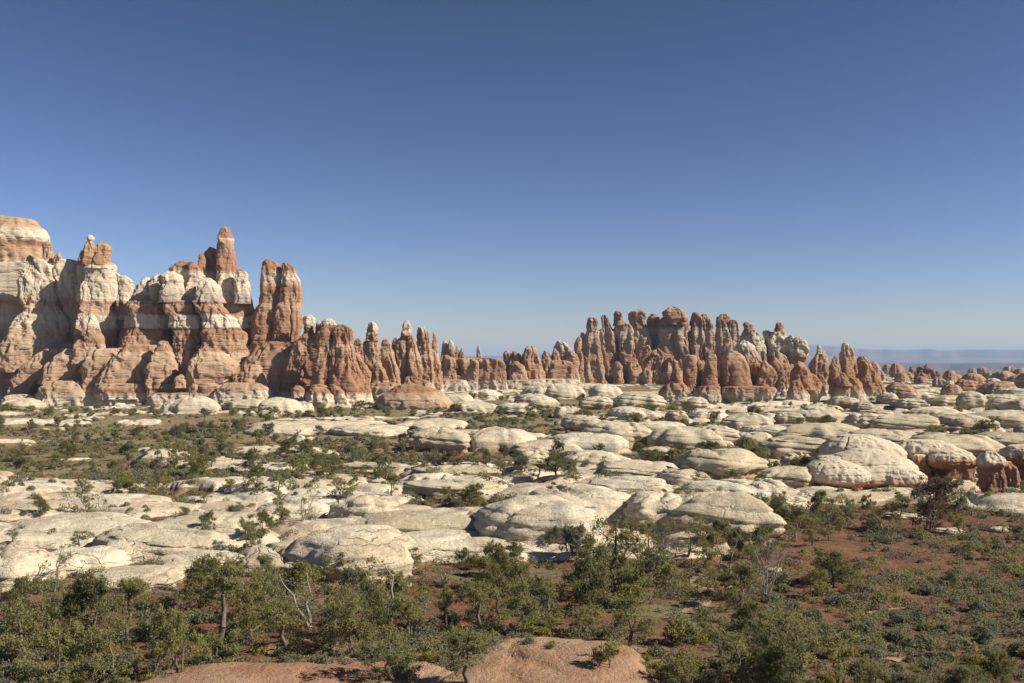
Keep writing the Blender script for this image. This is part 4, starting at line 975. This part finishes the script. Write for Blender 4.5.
# hand-placed ones: base column, base row, height, width, kind
TL = [
 (22,668,78,62,'j0'),(48,640,62,54,'j1'),(92,655,84,66,'d0'),(58,690,66,60,'l0'),(128,640,66,56,'j2'),(20,610,34,34,'d1'),(108,690,64,60,'j3'),(152,676,56,50,'s0'),(180,684,80,46,'l1'),(212,668,36,40,'l2'),(236,662,34,34,'l0'),
 (54,592,54,32,'s1'),(200,612,56,46,'d0'),(252,636,72,50,'j0'),(268,622,60,44,'j1'),(232,600,48,40,'s0'),
 (284,654,56,66,'j2'),(330,650,66,54,'j3'),(310,628,66,56,'s1'),(352,656,64,50,'j1'),(372,640,60,44,'d1'),(392,622,66,68,'s0','half-bare spreading juniper with grey limbs fanned out, under the whaleback'),(410,640,44,40,'l1'),
 (446,631,50,24,'p1'),(388,692,72,66,'j0'),(466,700,76,68,'p0'),(478,634,56,52,'j2'),(500,622,48,40,'j3'),(412,574,28,28,'j1'),(444,584,26,26,'s1'),(498,592,50,34,'d0'),(522,596,44,36,'j0'),(262,592,40,30,'j2'),(340,586,34,36,'l2'),(300,590,26,26,'l0'),
 (520,632,52,44,'j1'),(548,615,36,36,'j2'),(612,600,90,66,'j0','tallest dense juniper of the centre thicket, standing against the sloping slabs'),(590,612,66,52,'d1'),(636,606,66,54,'j3'),(580,640,34,34,'l1'),
 (628,652,58,66,'j1'),(606,690,50,52,'l2'),(552,668,28,30,'l0'),(525,660,20,24,'m0'),(664,572,52,34,'g0'),(650,560,38,30,'j2'),(688,560,40,30,'s0'),(700,548,30,30,'j1'),(722,538,34,32,'j0'),(705,570,30,28,'j3'),
 (680,645,30,38,'m2'),(712,640,34,40,'j1'),(742,610,52,44,'j2'),(765,600,70,50,'g0'),(728,580,44,34,'s1'),(760,560,36,36,'d0'),(748,640,40,42,'d1'),(690,690,38,44,'l1'),(660,690,30,36,'l0'),(735,690,60,60,'j3'),
 (800,682,76,78,'j0','largest near juniper filling the lower right beside the shrub slope'),(770,668,60,54,'j1'),(838,698,62,54,'l2'),(780,694,54,60,'d0'),(832,586,38,54,'d1','isolated round dark juniper on the red slope'),(872,700,40,44,'j2'),(812,598,30,26,'l1'),(858,592,22,24,'l2'),
 (950,589,18,22,'d0'),(930,532,56,50,'b0','large brown half-dead bush in front of the red-walled domes'),(972,516,32,22,'g0'),(900,520,28,24,'j2'),(872,530,30,28,'j3'),(832,530,34,28,'j1'),(818,520,30,26,'d1'),(846,522,26,24,'j0'),(796,540,38,34,'j2'),(774,536,40,36,'d0'),(786,516,26,24,'j3'),(812,546,30,26,'j1'),(866,512,18,16,'d1'),
 (890,544,26,22,'s1'),(760,520,30,26,'j0'),(740,516,22,24,'j3'),(996,690,42,46,'d1'),(1016,540,14,20,'m0'),(968,700,36,50,'j2'),(918,700,34,42,'j1'),(985,560,14,20,'m1'),
 (470,508,24,40,'d0'),(448,504,16,18,'j1'),(556,476,24,38,'d1'),(538,480,16,24,'j2'),(574,480,16,22,'j3'),(340,500,24,22,'j0'),(352,498,18,18,'l0'),(302,522,32,26,'s0'),(280,524,24,24,'j1'),(392,496,24,20,'j2'),(262,540,28,26,'d0'),(252,548,34,28,'j3'),
 (604,470,14,10,'j1'),(650,462,10,10,'d0'),(684,482,18,14,'j2'),(696,488,18,14,'j0'),(735,484,14,20,'m1'),(748,478,14,18,'d1'),(765,486,16,20,'j1'),
 (176,468,32,24,'j0'),(160,466,24,18,'s0'),(190,466,20,18,'j1'),(116,484,26,22,'j2'),(128,461,18,22,'d0'),(100,458,16,22,'j3'),(68,458,18,24,'d1'),(24,475,18,24,'d0'),(40,455,14,18,'j1'),(56,470,18,20,'j2'),(82,494,24,20,'j0'),(70,504,24,18,'s1'),(104,520,26,22,'s0'),(40,518,22,22,'d1'),(185,524,18,22,'l0'),(88,516,28,18,'j3'),(128,490,14,16,'l1'),(140,492,12,14,'l2'),
 (210,434,13,12,'d0'),(198,436,12,10,'s1'),(138,438,12,20,'d1'),(232,460,20,22,'j1'),(250,470,22,20,'d0'),(212,470,18,18,'j2'),(268,464,16,18,'j3'),(288,456,16,20,'d1'),(302,468,20,26,'d0'),(322,462,16,20,'j0'),(278,492,22,20,'j1'),(256,490,24,22,'d0'),(365,478,14,16,'j2'),(378,466,12,16,'d1'),(412,464,14,18,'j3'),(436,470,14,22,'m0'),(452,472,16,22,'b0'),(486,470,18,16,'d0'),(500,474,18,16,'j1'),(504,458,14,14,'d1'),(474,470,14,16,'j2'),(230,492,14,14,'l0'),(206,504,12,14,'l1'),(232,520,14,16,'m0'),(208,532,18,20,'m3'),(175,548,14,16,'m2'),(115,552,20,22,'m0'),
]
for t in TL: tree(t[0], t[1], t[2], t[3]*.86, *t[4:])
tree(219, 642, 92, 56, 'p0', 'tall pinyon with one straight pale visible trunk in the left grove')
# scattered junipers and waist-high bushes
def scatter(n, x0, x1, y0, y1, keys, h0, h1, avoid_rock=.6, far_scale=True, ratio=(.7, 1.2)):
    c = 0; tries = 0
    while c < n and tries < n*25:
        tries += 1
        px = rt.uniform(x0, x1); py = rt.uniform(y0, y1)
        Y = hit(px, py); X = (px-CX)/F*Y
        if blocked(X, Y): continue
        if rt.random() < avoid_rock and float(rock_mask(X, Y)) > .5: continue
        h = rt.uniform(h0, h1)*F/Y
        tree(px, py, h, h*rt.uniform(*ratio), rt.choice(keys), Y=Y); c += 1
scatter(42, -40, 420, 430, 500, ['j0','j1','d0','d1','j3','m1','s0'], 1.6, 3.4)
scatter(24, 150, 600, 444, 480, ['j1','d0','j2','m0','m3'], 1.6, 3.2)
scatter(14, -30, 330, 424, 442, ['d0','d1','m1','m0'], 1.6, 3.0)
scatter(5, -20, 700, 575, 650, ['j1','l0','m0','m2','d1','s0'], 1.2, 3.0, .9)
scatter(22, 700, 1060, 500, 560, ['j1','m0','m3','m1','l1','s1'], 1.0, 2.6, .7)
scatter(16, 480, 760, 540, 600, ['m0','m1','m3','j2'], 1.0, 2.2, .9)
scatter(14, -20, 600, 505, 585, ['m0','m1','m3','m5','j1','l1'], .7, 1.9, .0)
scatter(16, 200, 640, 548, 600, ['m0','m1','j1','m2','l0'], 1.0, 2.4, .3)
settle_labels(tree_items, 'trees')
# tiny far bushes: nothing tells them apart within their belt
def far_bush(px, py, hpx, wpx, key, label, group):
    e = tree(px, py, hpx, wpx, key, label); e['group'] = group
for n, x0, x1, y0, y1, lab in ((45, -20, 345, 409, 418, 'tiny dark green bush in the line at the foot of the banded massif'), (15, 345, 480, 407, 416, 'tiny green bush along the base of the pancake mound'),
                               (60, 470, 840, 396, 424, 'tiny dark bush in the gaps between the domes below the tall spires'), (45, 560, 840, 424, 478, 'dark bush in the gaps among the middle domes'), (45, 800, 1040, 402, 455, 'dark bush in the gaps of the packed far dome field'), (14, 905, 960, 380, 388, 'tiny green bush in the hollow before the distant castle rock')):
    c = 0
    for i in range(n*12):
        if c >= n: break
        bx, by = rt.uniform(x0, x1), rt.uniform(y0, y1); BY = hit(bx, by)
        if blocked((bx-CX)/F*BY, BY, 1.0): continue
        h = rt.uniform(1.2, 2.8)*F/BY if y0 > 390 else rt.uniform(1.8, 3); c += 1
        far_bush(bx, by, h, h*rt.uniform(.9, 1.6), rt.choice(['m4', 'm1', 'm2', 'm5']), lab, lab.replace('tiny', 'the').replace('bush', 'bushes'))

# ---------------------------------------------------------------- low shrubs: the nearest 290 singly, the rest as ground cover
rb = random.Random(21)
spots = []
def shrub_density(px, py, X, Y):
    rk = float(rock_mask(X, Y))
    d = 1.0
    if px > 700 and py > 505: d = 1.9 if py < 590 else .75 if py < 640 else .45
    elif py > 585: d = .75
    elif py < 425 and px < 420: d = 1.3
    elif py < 505 and px < 560: d = 3.2
    elif py < 505: d = 2.2
    if rk > .5: d *= .22
    cl = float(fbm(X/16, Y/16, 7.7, 2)); d *= float(np.clip(.65+1.3*cl, .1, 1.5))
    return d
tries = 0
while len(spots) < 6000 and tries < 60000:
    tries += 1
    py = HY+38+(700-HY-38)*rb.random()**1.35; px = rb.uniform(-60, 1084)
    if py < 404: continue
    Y = H*F/(py-HY) ; Y *= rb.uniform(.97, 1.03); X = (px-CX)/F*Y
    if rb.random()*3.2 < shrub_density(px, py, X, Y) and not blocked(X, Y, .8): spots.append((px, py, X, Y, rb.choice([rb.uniform(.4, .8), rb.uniform(.7, 1.35)]), rb.random()))
spots.sort(key=lambda s_: -(s_[4]/s_[3]))
shrub_lab = {}
LM = [(832, 572, 'the isolated round juniper'), (930, 512, 'the brown half-dead bush'), (950, 582, 'the small dark juniper on the slope'), (800, 650, 'the largest near juniper'), (612, 570, 'the tallest centre juniper'),
      (540, 660, 'the bare red hump'), (275, 665, 'the low red shelf'), (219, 600, 'the tall bare-trunked pinyon'), (392, 600, 'the grey-limbed juniper'), (357, 555, 'the great whaleback'), (535, 520, 'the long sloping slabs'),
      (865, 480, 'the largest undercut dome'), (765, 560, 'the grey leafless shrub'), (92, 610, 'the front left grove'), (180, 540, 'the white slabs'), (715, 495, 'the lowest sloping slab'), (990, 475, 'the red-stemmed blocks'), (730, 640, 'the lower centre thicket'), (980, 640, 'the slope corner')]
low_items = []
for (px, py, X, Y, s_, r_) in spots[:290]:
    key = 'k3' if r_ < .13 else 'k4' if r_ < .25 else ['k0', 'k1', 'k2'][int(r_*97) % 3]
    kind = {'k3': 'yellow rabbitbrush clump', 'k4': 'low dark green bush'}.get(key, 'grey-green sagebrush clump')
    kind = ('big ' if s_ > 1.0 else 'small ' if s_ < .7 else '')+kind
    tm, lm, _, _ = PROTO[key]
    e = bpy.data.objects.new('sagebrush' if key in ('k0','k1','k2') else 'rabbitbrush' if key == 'k3' else 'low_bush', None); col.objects.link(e)
    e.location = (X, Y, float(hgt(X, Y))-.03); e.scale = (s_*rb.uniform(.9, 1.4),)*2+(s_*rb.uniform(.95, 1.45),); e.rotation_euler = (0, 0, rb.uniform(0, 6.28))
    link('stem', tm, e); link('foliage', lm, e)
    tag(e, None, 'bush', 'low clumps of brush on the basin floor')
    l = min(LM, key=lambda q: (q[0]-px)**2+((q[1]-py)*1.6)**2); dx, dy = px-l[0], (py-l[1])*1.6
    rel = ('right of' if dx > 0 else 'left of') if abs(dx) > abs(dy) else ('below' if dy > 0 else 'above')
    low_items.append((e, kind, f'{rel} {l[2]}', px))
settle_labels(low_items, 'clumps')
def stuff_shrubs(name, spts, mat, seed, n_leaf, leaf, hz=.75):
    rng = np.random.RandomState(seed); A = np.array([(s_[2], s_[3], s_[4]) for s_ in spts])
    z = hgt(A[:, 0], A[:, 1]); n = len(A)
    C = np.repeat(np.stack([A[:, 0], A[:, 1], z], -1), n_leaf, 0); r_ = np.repeat(A[:, 2]*.62, n_leaf)
    m = len(C); d = rng.normal(size=(m, 3)); d /= np.linalg.norm(d, axis=1)[:, None]; d[:, 2] = np.abs(d[:, 2])
    P = C+d*(r_*rng.uniform(.3, 1, m)**.5)[:, None]*np.array([1.15, 1.15, hz*1.5])
    nr = d*.7+rng.normal(size=(m, 3))*.6; nr /= np.linalg.norm(nr, axis=1)[:, None]
    a = np.cross(nr, rng.normal(size=(m, 3))); a /= np.linalg.norm(a, axis=1)[:, None]; b = np.cross(nr, a)
    s = leaf*rng.uniform(.6, 1.4, m)[:, None]*np.clip(np.repeat(A[:, 1], n_leaf)/110, .8, 2.5)[:, None]
    V = np.stack([P-a*s*.6-b*s*.4, P+a*s*.6-b*s*.3, P+b*s*.6], 1).reshape(-1, 3)
    me = mesh_np(name, V, np.arange(m*3).reshape(-1, 3), mat, False)
    return tag(link(name, me), None, None, None, 'stuff')
rest = spots[290:]
def tagstuff(o, l, c): o['label'] = l; o['category'] = c
tagstuff(stuff_shrubs('sagebrush_cover', [s_ for s_ in rest if s_[5] > .35], L_sage, 1, 150, .13), 'grey-green sagebrush and blackbrush covering the basin floor', 'scrub')
tagstuff(stuff_shrubs('green_scrub', [s_ for s_ in rest if .12 < s_[5] <= .35], L_jun, 2, 120, .14), 'small dark green scrub covering the basin floor', 'scrub')
tagstuff(stuff_shrubs('yellow_scrub', [s_ for s_ in rest if s_[5] <= .12], L_rab, 3, 100, .13), 'yellowish brush tufts scattered over the basin floor', 'scrub')
# fallen dead wood, stones and the sandy footpath on the red slope
def log(px, py, length, ang, label):
    Y = hit(px, py); X = (px-CX)/F*Y; rg = np.random.RandomState(int(px)); segs = []
    p = np.array([0, 0, .10]); d = np.array([math.cos(ang), math.sin(ang), .03])
    for i in range(5):
        q = p+d*length/5+rg.normal(0, .05, 3)*np.array([1, 1, .5]); segs.append((p, q, .11*(1-i*.16), .11*(1-(i+1)*.16), 6))
        if i in (1, 2, 3):
            t_ = q+np.array([rg.normal(0, .3), rg.normal(0, .3), rg.uniform(.25, .7)]); segs.append((q, t_, .04, .012, 4))
        p = q
    o = link('fallen_log', tubes_mesh('fallen_log', segs, DEADW)); o.location = (X, Y, float(hgt(X, Y))); tag(o, label, 'dead wood', 'fallen dead wood')
log(866, 614, 3.6, .35, 'bleached fallen log on red earth below the isolated round juniper')
log(836, 640, 1.6, 1.2, 'short broken snag beside the largest near juniper')
log(742, 574, 2.6, .1, 'grey fallen branch near the leafless shrub')
log(905, 576, 2.0, 2.6, 'small bleached branch on the middle red slope')
log(300, 668, 2.2, .3, 'bleached stick lying on the low red shelf')
log(690, 640, 2.4, -.3, 'grey fallen limb in the lower centre thicket')
def stone(px, py, w, label, kind='p'):
    Y = hit(px, py); X = (px-CX)/F*Y; hx = w*Y/F/2
    o = link('flat_stone', dome_mesh(hx, hx*.8, hx*.35, D_mat[kind], int(px), .05, blunt=2.6)); o.location = (X, Y, float(hgt(X, Y))-.03)
    tag(o, label, 'stone', 'loose flat stones')
for q in ((772, 570, 22, 'flat pale stone left of the isolated round juniper'), (728, 588, 16, 'small pale stone under the grey leafless shrub'), (612, 558, 18, 'pale stone behind the tallest centre juniper'), (950, 533, 30, 'flat pale slab beyond the brown half-dead bush'),
          (1000, 531, 24, 'pale slab beside the far red slope junipers'), (905, 518, 34, 'pale flat slab at the foot of the largest dome'), (664, 560, 14, 'small pale stone by the bare grey shrub'), (545, 672, 10, 'little white stone on the bare red hump'), (735, 526, 40, 'broad pale slab under the sloping slabs'), (400, 586, 22, 'pale slab in the grove below the whaleback')):
    stone(*q)
def path(pts, w):
    P = []
    for (px, py) in pts:
        Y = hit(px, py); P.append(((px-CX)/F*Y, Y))
    P = np.array(P); t = np.linspace(0, len(P)-1, 60); x = np.interp(t, range(len(P)), P[:, 0]); y = np.interp(t, range(len(P)), P[:, 1])
    ker = np.ones(9)/9; x = np.convolve(np.pad(x, 4, mode='edge'), ker, 'valid'); y = np.convolve(np.pad(y, 4, mode='edge'), ker, 'valid')
    dx, dy = np.gradient(x), np.gradient(y); L_ = np.hypot(dx, dy); nx, ny = -dy/L_, dx/L_
    rows = []
    for k_ in np.linspace(-1, 1, 5):
        ww = w*k_*(1+.3*pn(t*.9, k_*2, .4)); X, Y = x+nx*ww, y+ny*ww; rows.append(np.stack([X, Y, hgt(X, Y)+.05*(1-abs(k_))+.035], -1))
    me = mesh_np('path', np.concatenate(rows), grid_faces(5, 60, False), plain_mat('path_sand', (.30, .19, .12), (.38, .26, .17), 5)); tag(link('path', me), kind='structure')
path([(890, 662), (902, 655), (915, 648), (926, 643), (940, 640)], .45)
path([(690, 616), (700, 600), (706, 590), (700, 583), (704, 575)], .8)
# grass tufts
gs = []
while len(gs) < 9000:
    py = HY+42+(700-HY-42)*rb.random()**1.2; px = rb.uniform(-60, 1084); Y = H*F/(py-HY); X = (px-CX)/F*Y
    if float(pn(X/9, Y/9, 2.5)) > -.1 and (py < 500 or px < 700 or rb.random() < .15): gs.append((px, py, X, Y, rb.uniform(.18, .42), 0))
A = np.array([(g[2], g[3]) for g in gs]); rk = rock_mask(A[:, 0], A[:, 1]); gs = [g for g, k_ in zip(gs, rk) if k_ < .5]
tagstuff(stuff_shrubs('dry_grass', gs, leaf_mat('dry_grass_blades', (.17, .165, .07), (.27, .24, .12), (.38, .33, .19)), 4, 22, .10, .8), 'dry grass tufts between the shrubs', 'grass')

# ---------------------------------------------------------------- the air
def haze():
    me = bpy.data.meshes.new('haze')
    x, y0, y1, z0, z1 = 25500, -25500, 25500, -150, 290
    V = [(-x,y0,z0),(x,y0,z0),(x,y1,z0),(-x,y1,z0),(-x,y0,z1),(x,y0,z1),(x,y1,z1),(-x,y1,z1)]
    me.from_pydata(V, [], [(0,3,2,1),(4,5,6,7),(0,1,5,4),(1,2,6,5),(2,3,7,6),(3,0,4,7)])
    m = bpy.data.materials.new('haze_air'); m.use_nodes = True; nt = m.node_tree; nt.nodes.remove(nt.nodes['Principled BSDF'])
    v = nt.nodes.new('ShaderNodeVolumePrincipled'); v.inputs['Density'].default_value = 6.5e-5; v.inputs['Color'].default_value = (.50, .70, 1.0, 1); v.inputs['Anisotropy'].default_value = .0
    nt.links.new(v.outputs[0], nt.nodes['Material Output'].inputs['Volume'])
    me.materials.append(m); o = link('haze', me); o['kind'] = 'stuff'; return o
haze()
